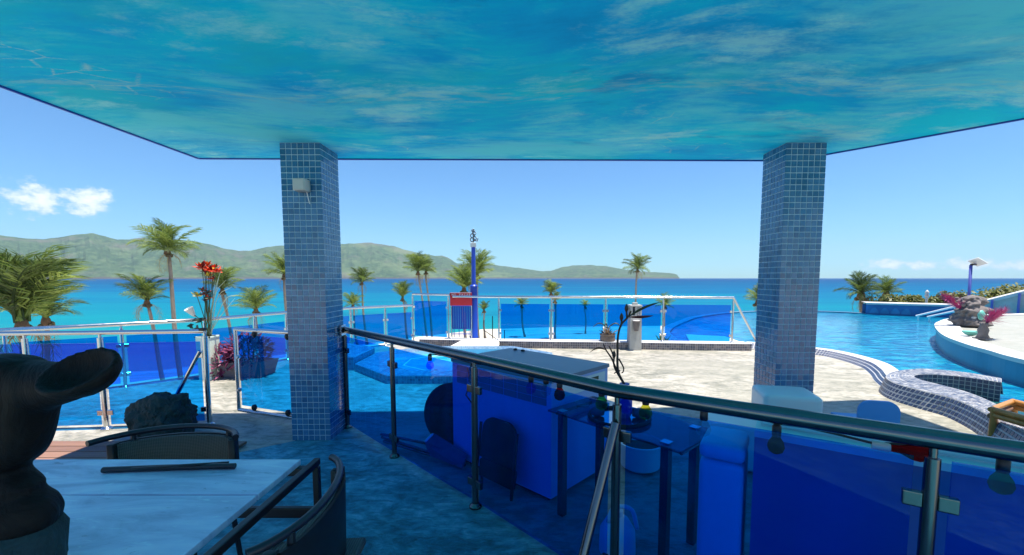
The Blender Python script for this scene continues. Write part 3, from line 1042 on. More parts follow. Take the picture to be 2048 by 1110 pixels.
for k, (p0, p1) in enumerate((((1832, 632), (1915, 612)), ((1855, 634), (1930, 618)))):
    h = thing('pool_handrail', ('upper' if k == 0 else 'lower') + ' white sloping handrail at the far right end of the pool', 'handrail', oy(*p0, 15.5))
    q0, q1 = oy(*p0, 15.6 - k * 0.5), oy(*p1, 14.6 - k * 0.5)
    MB().tube([q0, q1], 0.035, 8).build('rail', M['white_plastic'], h)
    for q in (q0.lerp(q1, 0.06), q0.lerp(q1, 0.94)):
        MB().tube([q, (q.x, q.y, -0.25)], 0.025, 8).build('post', M['white_plastic'], h)

# kerb under the far railing, mosaic-faced with a white top, and the white landing at the gate
kb = thing('terrace_kerb', 'long mosaic faced kerb with white top under the far glass railing', 'kerb', (1.5, 8.9, 0))
for (i0, i1, nm) in ((1, 5, 'right'), (0, 1, 'left')):
    if nm == 'right':
        pts = [Vector((x, y, 0)) for x, y in KP[1:]]
    else:
        pts = [Vector((-2.30, 9.28, 0)), Vector((-1.35, 9.16, 0))]
    z = Vector((0, 0, 0.15))
    mb = MB()
    bk = Vector((0, 0.34, 0))
    mb.ribbon(pts, [p + z for p in pts])
    mb.ribbon([p + z for p in pts], [p + z + bk for p in pts])
    mb.ribbon([p + z + bk for p in pts], [p + bk - Vector((0, 0, 1)) for p in pts])
    mb.add([pts[0], pts[0] + z, pts[0] + z + bk, pts[0] + bk], [(0, 1, 2, 3)])
    mb.add([pts[-1], pts[-1] + z, pts[-1] + z + bk, pts[-1] + bk], [(3, 2, 1, 0)])
    mb.build('kerb_stone', M['white_plaster'], kb)
    tb = MB()
    pf = [p + Vector((0, -0.002, 0.004)) for p in pts]
    tile_strip(tb, pf, [p + Vector((0, 0, 0.14)) for p in pf], 0.048, 0.14)
    tb.build('kerb_tile_field', M['kerb_tile'], kb, kind='stuff')
ramp = thing('gate_ramp', 'short white ramp leading up to the sea gate', 'ramp', (-0.9, 9.0, 0))
MB().add([(-1.75, 8.25, 0.006), (-0.45, 8.15, 0.006), (-0.52, 9.0, 0.146), (-1.34, 9.12, 0.146), (-0.5, 9.35, 0.146), (-2.6, 9.8, 0.146)],
         [(0, 1, 2, 3), (3, 2, 4, 5)]).build('slope', M['white_plaster'], ramp)
MB().add([(-1.75, 8.25, 0.0), (-1.34, 9.12, 0.0), (-1.34, 9.12, 0.146), (-1.75, 8.25, 0.006)], [(0, 1, 2, 3)]).build('side', M['cement'], ramp)

# ------------------------------------------------------------------ roof over the terrace
CEIL = 2.7
roof = thing('terrace_roof', 'flat terrace roof with a sea mural painted on its underside', 'roof', (0, 0, CEIL))
cp = [(-3.25, -0.4), (4.6, -0.4), (4.6, 2.37), (3.74, 3.237), (2.73, 4.36), (-3.22, 4.285)]
mb = MB()
mb.add([(x, y, CEIL) for x, y in cp[::-1]], [tuple(range(len(cp)))])
mb.build('ceiling', M['sea_mural'], roof)
MB().prism([(x * 0.998, y * 0.998) for x, y in cp], CEIL + 0.006, CEIL + 0.26).build('slab', M['white_plaster'], roof)
mb = MB()
ring = [Vector((x, y, CEIL - 0.012)) for x, y in cp] + [Vector((cp[0][0], cp[0][1], CEIL - 0.012))]
for a, b in zip(ring, ring[1:]):
    t = (b - a).normalized()
    nn = Vector((t.y, -t.x, 0)) * 0.012
    mb.ribbon([a + nn, b + nn], [a + nn + Vector((0, 0, 0.29)), b + nn + Vector((0, 0, 0.29))])
    mb.ribbon([a, b], [a + nn, b + nn])
    mb.ribbon([a + Vector((0, 0, 0.01)), b + Vector((0, 0, 0.01))], [a, b])
mb.build('edge_trim', M['blue_paint'], roof)
up_ = thing('unseen_storey', 'unseen white upper storey, its flat roof shaped to shade the deck', 'building', (1, -1, CEIL + 0.27))
MB().prism([(-2.2, -0.3), (4.2, -0.3), (4.2, 1.7), (-2.2, 1.7)], CEIL + 0.272, 4.98).build('wall', M['white_plaster'], up_)
MB().prism([(-2.6, -0.5), (5.3, -0.5), (5.3, 3.75), (5.28, 4.86), (2.3, 4.5), (-2.6, 4.33)], 5.0, 5.25).build('roof', M['white_plaster'], up_)  # unseen slab, outline shaped to cast the shade on the right-hand deck

# ------------------------------------------------------------------ mosaic pillars
TS = 0.36 / 7
NROW = 52
tmb = MB()
g = TS * 0.452
tmb.add([(-g, 0.004, -g), (g, 0.004, -g), (g, 0.004, g), (-g, 0.004, g), (-g * .97, 0.0012, -g * .97), (g * .97, 0.0012, -g * .97), (g * .97, 0.0012, g * .97), (-g * .97, 0.0012, g * .97)],
        [(4, 5, 6, 7), (0, 1, 5, 4), (1, 2, 6, 5), (2, 3, 7, 6), (3, 0, 4, 7)])
tile_me = tmb.mesh('tile', M['pillar_tile'])


def pillar(x0, y0, label, side):
    """side: +1 when the face turned to the camera besides the front is the right one"""
    th = thing('tiled_pillar', label, 'pillar', (x0 + 0.18, y0 + 0.18, 0))
    H = CEIL - 0.002
    MB().prism([(x0 + 0.004, y0 + 0.004), (x0 + 0.356, y0 + 0.004), (x0 + 0.356, y0 + 0.356), (x0 + 0.004, y0 + 0.356)], 0.0, H).build('core', M['grout'], th)
    rh = H / NROW
    cells = []
    for face, rz in (('front', 0.0), ('right', PI / 2), ('back', PI), ('left', -PI / 2)):
        for i in range(7):
            for j in range(NROW):
                u = -0.18 + (i + 0.5) * TS
                loc = Vector((u, -0.18, 0))
                loc.rotate(Matrix.Rotation(rz, 3, 'Z'))
                loc.z = (j + 0.5) * rh
                vis = 0 if face == 'front' else (1 if (face == 'right') == (side > 0) and face in ('left', 'right') else 2)
                wx = x0 + 0.18 + loc.x
                wy = y0 + 0.18 + loc.y
                d = math.hypot(wx, wy)
                shown = 1.0 / d ** 2 * (1.0 if vis == 0 else (0.42 if vis == 1 else 0.0))
                cells.append((shown, loc.copy(), rz))
    cells.sort(key=lambda c: -c[0])
    rest = MB()
    jit = random.Random(3)
    for k, (s, loc, rz) in enumerate(cells):
        mt = Matrix.Translation(loc) @ Matrix.Rotation(rz + jit.uniform(-0.022, 0.022), 4, 'Z') @ Matrix.Rotation(jit.uniform(-0.022, 0.022), 4, 'X') @ Matrix.Rotation(jit.uniform(-0.02, 0.02), 4, 'Y') @ Matrix.Diagonal((jit.uniform(0.965, 1.01), 1, rh / TS * jit.uniform(0.965, 1.01), 1))
        if k < 300:
            inst('tile', tile_me, th, mt)
        else:
            o_ = len(rest.v)
            rest.v += [mt @ p for p in tmb.v]
            rest.f += [tuple(i + o_ for i in f) for f in tmb.f]
    rest.build('tile_field', M['pillar_tile'], th, world=False, kind='stuff')
    return th


XL = oy(640, 284.6, 3.8).x - 0.36
pillar(XL, 3.8, 'blue mosaic pillar beside the glass gate with a small white box on it', 1)
XR = oy(1573, 284.6, 3.8).x
pillar(XR, 3.8, 'blue mosaic pillar in front of the swimming pool', -1)
jb = thing('wall_sensor', 'small off white sensor box high on the left pillar', 'sensor box', (XL + 0.19, 3.79, 2.3))
q = oy(604, 372, 3.76)
MB().box((q.x + 0.01, 3.735, q.z), (0.105, 0.105, 0.105), 0, 0.012).build('housing', M['grey_plastic'], jb, smooth_='auto')
MB().box((q.x + 0.01, 3.681, q.z), (0.085, 0.004, 0.085)).build('cover', M['grey_plastic'], jb)
MB().tube([(q.x + 0.04, 3.76, q.z - 0.05), (q.x + 0.042, 3.772, q.z - 0.09), (q.x + 0.05, 3.785, q.z - 0.15)], 0.004, 6).build('cable', M['white_plastic'], jb)

# ------------------------------------------------------------------ sunken whirlpool with a raised mosaic rim
sp2 = thing('whirlpool', 'octagonal whirlpool with a blue mosaic rim beyond the diagonal railing', 'whirlpool', (-1.0, 7.1, 0))
octo = [(-1.93, 5.9), (-0.1, 5.9), (0.55, 6.7), (0.55, 7.75), (-0.2, 8.5), (-1.9, 8.5), (-2.72, 7.75), (-2.72, 6.74)]
cx, cyy = -1.05, 7.15


def shrink(poly, d):
    return [(x + (cx - x) / math.hypot(cx - x, cyy - y) * d, y + (cyy - y) / math.hypot(cx - x, cyy - y) * d) for x, y in poly]


inn = shrink(octo, 0.42)
ring_o = [Vector((x, y, 0.12)) for x, y in octo + octo[:1]]
ring_i = [Vector((x, y, 0.12)) for x, y in inn + inn[:1]]
mb = MB()
dz = Vector((0, 0, 0.12))
mb.ribbon([p - dz for p in ring_o], ring_o)
mb.ribbon(ring_o, ring_i)
mb.ribbon(ring_i, [p - dz * 0.95 for p in ring_i])
mb.build('rim', M['grout'], sp2)
tb = MB()
for i in range(8):
    a, b = ring_o[i], ring_o[i + 1]
    c, d = ring_i[i], ring_i[i + 1]
    tile_strip(tb, [a - dz + Vector((0, 0, .004)), b - dz + Vector((0, 0, .004))], [a - Vector((0, 0, .003)), b - Vector((0, 0, .003))], 0.04, 0.12)
    tile_strip(tb, [a + Vector((0, 0, .001)), b + Vector((0, 0, .001))], [c + Vector((0, 0, .001)), d + Vector((0, 0, .001))], 0.045, 0.14)
tb.build('rim_tile_field', M['spa_tile'], sp2, kind='stuff')
MB().add([(x, y, 0.045) for x, y in shrink(octo, 0.41)], [tuple(range(8))]).build('water', M['spa_water'], sp2)
st = shrink(octo, 0.75)
stp = [Vector((x, y, 0.05)) for x, y in st + st[:1]]
MB().tube(stp, 0.012, 6, cap=False).build('seat_edge', M['counter_top'], sp2)
MB().box((-1.35, 6.45, 0.06), (0.06, 0.05, 0.05), 0, 0.01).build('jet', M['black_plastic'], sp2)
stepbox = thing('whirlpool_step', 'raised mosaic step block left of the whirlpool', 'step', (-3.1, 7.1, 0))
sb = [(-3.6, 6.9), (-2.76, 6.78), (-2.76, 7.75), (-3.55, 8.3)]
MB().prism(sb, 0.0, 0.22).build('block', M['grout'], stepbox)
tb = MB()
for i in (0, 1):
    a, b = Vector((*sb[i], 0.004)), Vector((*sb[i + 1], 0.004))
    tile_strip(tb, [a, b], [a + Vector((0, 0, .21)), b + Vector((0, 0, .21))], 0.045, 0.12)
tile_strip(tb, [Vector((*sb[0], .2215)), Vector((*sb[1], .2215))], [Vector((*sb[3], .2215)), Vector((*sb[2], .2215))], 0.05, 0.14)
tb.build('block_tile_field', M['spa_tile'], stepbox, kind='stuff')

# ------------------------------------------------------------------ railings


def railing(name, label, pts, posts, z0, zr, g0, g1, r_rail=0.03, r_post=0.022, mat='chrome', gaps=0.05, base_z=None, loc=None):
    """pts: plan polyline of the handrail; posts: list of plan points; glass between neighbouring posts"""
    th = thing(name, label, 'railing', (*(loc or posts[0]), z0))
    line = [Vector((x, y, zr)) for x, y in pts]
    MB().tube(line, r_rail, 14).build('handrail', M[mat], th, smooth_='auto')
    P = [Vector((x, y, z0)) for x, y in posts]
    for i, p in enumerate(P):
        po = MB().tube([p, (p.x, p.y, zr - r_rail - 0.03)], r_post, 12).tube([(p.x, p.y, zr - r_rail - 0.03), (p.x, p.y, zr - r_rail + 0.01)], r_post * 0.55, 10).build('post', M[mat], th, smooth_='auto')
        MB().lathe([(r_post * 2.0, 0.0), (r_post * 2.0, 0.012), (r_post * 1.15, 0.03)], p, 16).build('base_flange', M[mat], po, smooth_='auto')
        for zc in (g0 + 0.12, g1 - 0.14):
            for nb in (i - 1, i + 1):
                if 0 <= nb < len(P):
                    t = (P[nb] - p).normalized()
                    c = p + t * (r_post + 0.022)
                    MB().box((c.x, c.y, z0 + zc), (0.05, 0.026, 0.05), math.atan2(t.y, t.x), 0.005).build('clamp', M[mat], po)
    for a, b in zip(P, P[1:]):
        t = (b - a).normalized()
        a2, b2 = a + t * gaps, b - t * gaps
        c = (a2 + b2) / 2
        MB().box((c.x, c.y, z0 + (g0 + g1) / 2), ((b2 - a2).length, 0.010, g1 - g0), math.atan2(t.y, t.x)).build('glass_panel', M['blue_glass'], th)
    return th


# the dark diagonal railing in the foreground
RP = [(-1.765, 4.14), (-1.08, 3.44), (-0.31, 2.66), (0.43, 1.87), (1.31, 1.30), (2.15, 0.76)]
rl = railing('glass_railing', 'dark chrome railing with blue glass running diagonally across the foreground', RP, RP[:1] + RP[1:], 0.005, 1.0, 0.045, 0.93, 0.032, 0.021, 'chrome_dark', 0.045)
b0, b1 = Vector((0.42, 1.845, 0.86)), Vector((0.14, 1.55, 0.01))
MB().tube([b0, b1], 0.021, 12).build('brace', M['chrome_dark'], rl, smooth_='auto')
MB().lathe([(0.045, 0.0), (0.045, 0.012), (0.025, 0.03)], (b1.x, b1.y, 0.005), 14).build('brace_foot', M['chrome_dark'], rl, smooth_='auto')
MB().box((-1.762, 4.09, 1.0), (0.02, 0.1, 0.1), 0, 0.004).build('wall_bracket', M['chrome'], rl)

LP = [(-3.22, 4.22), (-4.16, 4.10), (-4.83, 4.04), (-6.2, 3.95), (-7.4, 3.86)]
lr = railing('glass_railing', 'chrome railing with blue glass behind the carved sculpture', LP, LP, 0.0, 0.975, 0.05, 0.87, 0.022, 0.024, 'chrome', 0.045)
b0 = oy(400, 702, 4.2)
b1 = oz(322, 850, 0.0)
MB().tube([b0, b1], 0.019, 12).build('brace', M['chrome'], lr, smooth_='auto')
MB().box((-3.22, 4.2, 0.995), (0.05, 0.05, 0.03), 0, 0.006).build('end_cap', M['black_plastic'], lr)

# glass gate hung on the left pillar
gt = thing('glass_gate', 'small glass gate in a chrome frame standing ajar beside the left pillar', 'gate', (XL - 0.02, 4.15, 0))
ga, gb = Vector((-3.10, 4.50, 0)), Vector((XL - 0.035, 4.14, 0))
za, zb = 0.075, 0.96
fr = MB().tube([(ga.x, ga.y, za), (ga.x, ga.y, zb)], 0.021, 12).tube([(gb.x, gb.y, za), (gb.x, gb.y, zb)], 0.021, 12)
fr.tube([(ga.x, ga.y, zb), (gb.x, gb.y, zb)], 0.021, 12).tube([(ga.x, ga.y, za), (gb.x, gb.y, za)], 0.021, 12)
fr.build('frame', M['chrome'], gt, smooth_='auto')
t = (gb - ga).normalized()
c = (ga + gb) / 2
MB().box((c.x, c.y, (za + zb) / 2), ((gb - ga).length - 0.11, 0.010, zb - za - 0.11), math.atan2(t.y, t.x)).build('glass_panel', M['blue_glass'], gt)
for s, z in ((0.24, za + 0.045), (0.74, za + 0.045), (0.3, zb - 0.045), (0.78, zb - 0.045)):
    q = ga.lerp(gb, s)
    MB().lathe([(0.012, -0.03), (0.026, -0.01), (0.028, 0.012), (0.018, 0.034)], (q.x, q.y, z), 12).build('clamp', M['black_plastic'], gt, smooth_='auto')
for z in (0.3, 0.66):
    MB().lathe([(0.012, -0.02), (0.022, -0.008), (0.022, 0.012), (0.01, 0.022)], (ga.x + 0.03, ga.y - 0.02, z), 12).build('clamp', M['chrome'], gt, smooth_='auto')
for z in (0.2, 0.84):
    MB().box((gb.x + 0.015, gb.y, z), (0.05, 0.03, 0.05)).build('hinge', M['chrome_dark'], gt)

# far left railing along the terrace edge
sp3 = spline([(x, y, 0) for x, y in FP], 40)
fl = railing('glass_railing', 'sunlit chrome railing with blue glass curving along the left terrace edge', [(p.x, p.y) for p in sp3],
             [FP[0], (-6.9, 4.62), FP[1], (-5.5, 5.72), FP[3], (-4.55, 7.1), FP[4], (-3.95, 8.3), FP[5], (-3.05, 9.3), FP[6]], 0.0, 0.88, 0.06, 0.72, 0.027, 0.02, 'chrome', 0.045)

# far railing on the kerb
KR = [(-0.52, 9.2), (0.25, 9.14), (2.35, 8.99), (3.6, 8.87), (4.42, 8.79)]
kr = railing('glass_railing', 'long straight glass railing with a glinting rail above the mosaic kerb', [(-1.55, 9.32)] + KR, [KR[0], (0.63, 9.12), (1.79, 9.03), (3.0, 8.93), KR[4]], 0.146, 1.10, 0.03, 0.80, 0.026, 0.02, 'chrome', 0.045)
MB().tube([(4.42, 8.79, 1.10), (4.93, 8.76, 0.17)], 0.026, 12).build('end_brace', M['chrome'], kr, smooth_='auto')
gr2 = railing('glass_railing', 'short glass railing left of the red sign by the sea gate', [(-2.55, 9.74), (-1.62, 9.36)], [(-2.55, 9.74), (-1.66, 9.38)], 0.146, 1.14, 0.03, 0.84, 0.024, 0.02, 'chrome', 0.05)
# ================================================================== PALMS


def frond_mesh(name, droop, seed, mat, n=36, lift=0.25):
    """one feather frond of unit length along +x: arching midrib, two combs of narrow drooping leaflets"""
    rd = random.Random(seed)
    mb = MB()

    def mid(t):
        return Vector((t * (1 - 0.18 * droop * t * t), 0.05 * math.sin(t * 3 + seed), lift * t - droop * t ** 2.2 * 0.62))
    pts = [mid(i / 9) for i in range(10)]
    mb.tube(pts, [0.016 * (1 - 0.85 * i / 9) + 0.002 for i in range(10)], 4, cap=False)
    for k in range(n):
        t = 0.14 + 0.86 * (k + rd.uniform(-.3, .3)) / n
        t = min(max(t, 0.1), 1)
        p = mid(t)
        tg = (mid(min(t + 0.02, 1.02)) - mid(t - 0.02)).normalized()
        for s in (-1, 1):
            L = (0.12 + 0.32 * math.sin(PI * min(t * 0.92 + 0.08, 1)) ** 0.7) * rd.uniform(0.65, 1.15)
            side = Vector((0, s, 0))
            d1 = (side * 0.8 + tg * (0.5 + 0.7 * t + rd.uniform(-.25, .25)) + Vector((0, 0, 0.18 - 0.1 * droop + rd.uniform(-.3, .2)))).normalized()
            d2 = (side * 0.42 + tg * (0.6 + 0.4 * t) + Vector((0, 0, -0.75 - 0.25 * rd.random()))).normalized()
            a = p
            b = p + d1 * L * 0.55
            c = b + d2 * L * 0.5
            wv = tg * 0.0085 * rd.uniform(0.7, 1.3)
            o = len(mb.v)
            mb.v += [a - wv * 0.8, a + wv * 0.8, b - wv, b + wv, c]
            mb.f += [(o, o + 1, o + 3, o + 2), (o + 2, o + 3, o + 4)]
    return mb.mesh(name, mat)


FR = [frond_mesh('frond', d, i, M['palm_leaf'], lift=l) for i, (d, l) in enumerate(((0.35, 0.25), (0.6, 0.35), (0.9, 0.4), (0.55, 0.2)))]
FRD = [frond_mesh('frond', d, 10 + i, M['palm_leaf_dark'], lift=l) for i, (d, l) in enumerate(((0.4, 0.25), (0.7, 0.35), (1.0, 0.4)))]
FRY = [frond_mesh('frond', d, 20 + i, M['palm_leaf_dry'], n=14, lift=l) for i, (d, l) in enumerate(((1.0, 0.2), (1.2, 0.1)))]


def ground_z(x, y):
    return -8.05


def palm(label, px, py, dist, rad, base_px, base_py=None, nf=18, tilt=1.0, dark=0.3, seed=0, zb=None, dry=2, trunk_r=0.15, wind=0.0):
    rd = random.Random(seed * 13 + 5)
    crown = oy(px, py, dist)
    zb = ground_z(0, 0) if zb is None else zb
    bx = oy(base_px, HORZ, dist).x
    base = Vector((bx, dist, zb))
    th = thing('palm_tree', label, 'palm tree', base, 0, 'coconut palms below the terrace')
    h = crown.z - zb
    pts = []
    for i in range(9):
        t = i / 8
        p = base.lerp(crown, t)
        p.x = base.x + (crown.x - base.x) * (t ** 0.8)
        p += Vector((0.10 * math.sin(t * 5 + seed), 0, 0))
        pts.append(p)
    rs = [trunk_r * (1.45 if i == 0 else 1.12 - 0.42 * i / 8) for i in range(9)]
    MB().tube(pts, rs, 9).build('trunk', M['palm_bark'], th, smooth_=True)
    MB().lathe([(trunk_r * 0.75, -0.35 * rad / 2.3), (trunk_r * 1.5, -0.1), (trunk_r * 1.2, 0.12), (trunk_r * 0.4, 0.35)], crown, 8).build('crown_heart', M['palm_fibre'], th, smooth_=True)
    mb = MB()
    for k in range(6):
        a = rd.uniform(0, 2 * PI)
        mb.lathe([(0.02, -0.12), (0.1, -0.06), (0.11, 0.03), (0.04, 0.11)], crown + Vector((math.cos(a) * 0.24, math.sin(a) * 0.24, -0.16 + rd.uniform(-.12, .06))), 7)
    mb.build('coconut_cluster', M['coconut'], th, smooth_=True, kind='stuff')
    ga = 2.39996
    nf = int(nf * (1.0 if rad > 3 else 1.25))
    for k in range(nf):
        t = k / (nf - 1)
        el_ = R(82 - 88 * t ** 1.15 * tilt) + rd.uniform(-0.1, 0.1)
        azm = k * ga + rd.uniform(-0.25, 0.25) + seed
        if wind:
            azm = azm - wind * math.sin(azm) * 0.55
        fam = FRD if rd.random() < dark else FR
        me = rd.choice(fam)
        sc = rad * rd.uniform(0.9, 1.15) * (0.72 + 0.33 * math.sin(PI * min(1, t * 0.8 + 0.2)))
        mt = Matrix.Translation(crown - base + Vector((0, 0, 0.12))) @ Matrix.Rotation(azm, 4, 'Z') @ Matrix.Rotation(-el_, 4, 'Y') @ Matrix.Rotation(rd.uniform(-0.5, 0.5), 4, 'X') @ Matrix.Scale(sc, 4)
        inst('frond', me, th, mt)
    for k in range(dry + 1):
        azm = rd.uniform(0, 2 * PI)
        mt = Matrix.Translation(crown - base) @ Matrix.Rotation(azm, 4, 'Z') @ Matrix.Rotation(R(rd.uniform(28, 55)), 4, 'Y') @ Matrix.Scale(rad * rd.uniform(0.6, 0.85), 4)
        inst('frond', rd.choice(FRY), th, mt)
    return th


palm('large palm at the left edge above the bright railing', 44, 648, 20, 4.0, 46, nf=22, tilt=0.5, dark=0.5, seed=1, trunk_r=0.17, dry=3)
palm('small palm just right of the large palm at the left edge', 92, 642, 24, 2.3, 78, nf=15, tilt=0.75, dark=0.25, seed=2)
palm('tallest palm on the left rising above the hills', 335, 505, 34, 2.45, 352, nf=21, tilt=1.0, dark=0.3, seed=3, trunk_r=0.17)
palm('short palm left of the tallest palm with an upright crown', 294, 606, 33, 2.3, 322, nf=15, tilt=0.72, dark=0.3, seed=4, trunk_r=0.15)
palm('palm directly behind the orange flowers', 445, 582, 40, 2.35, 468, nf=15, tilt=0.72, dark=0.4, seed=5)
palm('low palm between the orange flowers and the left pillar', 512, 622, 38, 2.25, 514, nf=15, tilt=0.8, dark=0.2, seed=6)
palm('palm half hidden by the left edge of the left pillar', 569, 552, 40, 2.3, 576, nf=15, tilt=0.85, dark=0.2, seed=7, wind=0.3)
palm('palm just right of the left pillar, the taller of two', 724, 566, 60, 2.35, 729, nf=16, tilt=1.0, dark=0.4, seed=8)
palm('small palm touching the right side of the left pillar', 706, 612, 58, 1.9, 711, nf=14, tilt=0.95, dark=0.2, seed=9)
palm('slim upright palm left of the twin palms', 805, 598, 58, 2.5, 816, nf=12, tilt=0.38, dark=0.2, seed=10)
palm('taller of the twin palms left of the blue pole', 836, 545, 58, 2.7, 857, nf=18, tilt=0.85, dark=0.4, seed=11)
palm('smaller pale palm leaning against the twin left of the blue pole', 852, 545, 60, 2.0, 864, nf=14, tilt=0.9, dark=0.0, seed=12)
palm('broad palm directly left of the blue pole', 928, 580, 34, 1.95, 932, nf=18, tilt=0.75, dark=0.25, seed=13, wind=0.4, trunk_r=0.14)
palm('tall palm directly behind the blue pole', 954, 552, 40, 2.5, 958, nf=19, tilt=0.75, dark=0.35, seed=14)
palm('low small palm just right of the blue pole', 968, 622, 66, 1.5, 969, nf=12, tilt=0.6, dark=0.5, seed=21, zb=-8.1)
palm('low palm on the beach between the blue pole and the paired palms', 1043, 612, 68, 1.55, 1049, nf=14, tilt=0.9, dark=0.2, seed=15)
palm('upper one of the paired palms left of the potted plant', 1102, 588, 62, 2.1, 1104, nf=16, tilt=0.7, dark=0.3, seed=16)
palm('lower one of the paired palms left of the potted plant', 1110, 603, 66, 1.6, 1112, nf=12, tilt=0.7, dark=0.2, seed=17)
palm('smallest palm on the beach behind the potted plant', 1170, 614, 72, 1.25, 1173, nf=12, tilt=0.85, dark=0.1, seed=18, trunk_r=0.12)
palm('lone palm rising above the horizon over the lantern pillar', 1275, 540, 62, 2.4, 1268, nf=18, tilt=1.1, dark=0.35, seed=19)
palm('low palm at the right end of the long glass railing', 1330, 614, 60, 1.9, 1332, nf=13, tilt=0.9, dark=0.2, seed=20)
palm('palm peeping out behind the right pillar', 1516, 606, 30, 1.2, 1524, nf=12, tilt=0.9, dark=0.3, seed=22, zb=-8)
palm('larger drooping palm behind the far end of the pool', 1722, 592, 24, 1.25, 1733, nf=19, tilt=1.15, dark=0.6, seed=23, zb=-8)
palm('smaller palm behind the far end of the pool', 1772, 592, 25, 1.05, 1778, nf=16, tilt=1.05, dark=0.5, seed=24, zb=-8)

# ================================================================== BUSHES beyond the pool


def leaf_cloud(mb, c, rad, n, size, rd, squash=0.7):
    c = Vector(c)
    lobes = [(c + Vector((rd.uniform(-.6, .6) * rad[0], rd.uniform(-.6, .6) * rad[1], rd.uniform(-.3, .55) * rad[2])), rd.uniform(0.4, 0.7)) for _ in range(7)]
    for _ in range(n):
        lc, lr_ = rd.choice(lobes)
        d = Vector((rd.gauss(0, 1), rd.gauss(0, 1), rd.gauss(0, 1))).normalized()
        k = lr_ * rd.uniform(0.7, 1.05)
        p = lc + Vector((d.x * rad[0] * k, d.y * rad[1] * k, d.z * rad[2] * k))
        u = Vector((rd.gauss(0, 1), rd.gauss(0, 1), rd.gauss(0, 0.6))).normalized()
        v = u.cross((d + Vector((0, 0, 0.8))).normalized()).normalized()
        s = size * rd.uniform(0.6, 1.25)
        o = len(mb.v)
        mb.v += [p - u * s, p + v * s * 0.55, p + u * s, p - v * s * 0.55]
        mb.f.append((o, o + 1, o + 2, o + 3))


def bush(label, px, py, dist, rw, rh, n=700, seed=0):
    rd = random.Random(seed)
    c = oy(px, py, dist)
    base = Vector((c.x, c.y, -8.0))
    th = thing('bush', label, 'bush', base, 0, 'sea grape bushes behind the pool')
    mb = MB()
    leaf_cloud(mb, c, (rw, rw * 0.8, rh), n, 0.09 + 0.02 * rw, rd)
    mb.build('foliage', M['bush_leaf'], th, kind='stuff')
    mb = MB()
    for k in range(5):
        a = rd.uniform(0, 2 * PI)
        mb = MB().tube([base + Vector((0.1 * k, 0, 0)), base.lerp(c, 0.7) + Vector((0.2 * math.cos(a), 0.2 * math.sin(a), 0)), c + Vector((rw * 0.5 * math.cos(a), rw * 0.5 * math.sin(a), rh * 0.3))], [0.09, 0.05, 0.015], 6)
        mb.build('stem', M['palm_bark'], th)


bl = [(1760, 606, 24, 0.75, 0.5, 'low bush between the two palms behind the pool'), (1795, 606, 25, 0.9, 0.55, 'bush right of the smaller palm behind the pool'),
      (1832, 604, 23, 0.55, 0.45, 'round yellow green bush left of the small white post'), (1868, 606, 24, 0.7, 0.4, 'bush right of the small white post'),
      (1900, 602, 24, 0.8, 0.5, 'bush behind the left purple plume'), (1945, 596, 24, 0.9, 0.55, 'bush at the foot of the solar lamp post'),
      (1985, 590, 25, 1.0, 0.55, 'taller bush right of the solar lamp post'), (2030, 586, 25, 1.0, 0.5, 'bush above the white parapet at the right edge')]
for k, (px, py, dd, rw, rh, lb) in enumerate(bl):
    bush(lb, px, py, dd, rw, rh, 900, 40 + k)
yc = thing('yucca_plant', 'small spiky plant behind the kerb left of the curved pool edge', 'plant', oy(1322, 700, 9.6))
rd = random.Random(5)
for k in range(26):
    a = rd.uniform(0, 2 * PI)
    e_ = R(rd.uniform(15, 80))
    b0 = oy(1324, 690, 9.5)
    d = Vector((math.cos(a) * math.cos(e_), math.sin(a) * math.cos(e_), math.sin(e_)))
    sd = d.cross(Vector((0, 0, 1))).normalized() * 0.02
    L = rd.uniform(0.2, 0.34)
    MB().add([b0 - sd, b0 + sd, b0 + d * L * 0.6 + sd, b0 + d * L, b0 + d * L * 0.6 - sd], [(0, 1, 2, 3, 4)]).build('leaf', M['palm_leaf'], yc)

# ================================================================== OBJECTS BEYOND THE RAILINGS
# small white post with a figure far behind the pool
q = oy(1853, 600, 21.5)
sg = thing('white_post', 'small white post standing among the bushes behind the pool', 'post', (q.x, q.y, -0.2))
MB().lathe([(0.09, -0.4), (0.09, 0.1), (0.05, 0.14), (0.05, 0.5)], (q.x, q.y, 0), 8).build('shaft', M['white_plaster'], sg)
MB().lathe([(0.03, 0.0), (0.1, 0.08), (0.06, 0.2), (0.09, 0.28), (0.02, 0.4)], (q.x, q.y, 0.5), 8).build('finial', M['white_plaster'], sg, smooth_=True)
# solar street lamp
q0, q1 = oy(1938, 610, 20), oy(1942, 530, 20)
lp = thing('solar_lamp_post', 'blue lamp post with a white solar panel behind the pool', 'lamp post', (q0.x, q0.y, q0.z - 0.6))
MB().tube([q0 - Vector((0, 0, 1.2)), q1], 0.06, 10).build('pole', M['lamp_blue'], lp, smooth_=True)
MB().tube([q1, q1 + Vector((0.12, -0.1, 0.06))], 0.03, 8).build('arm', M['lamp_blue'], lp)
mb = MB().box((0, 0, 0), (0.55, 0.42, 0.04))
mt = Matrix.Translation(q1 + Vector((0.2, -0.1, 0.14))) @ Matrix.Rotation(R(28), 4, 'Y') @ Matrix.Rotation(R(-22), 4, 'X')
mb.v = [mt @ p for p in mb.v]
mb.build('solar_panel', M['white_plastic'], lp)
MB().box(q1 + Vector((0.06, -0.05, 0.02)), (0.2, 0.14, 0.08), 0.2).build('lamp_head', M['black_plastic'], lp)

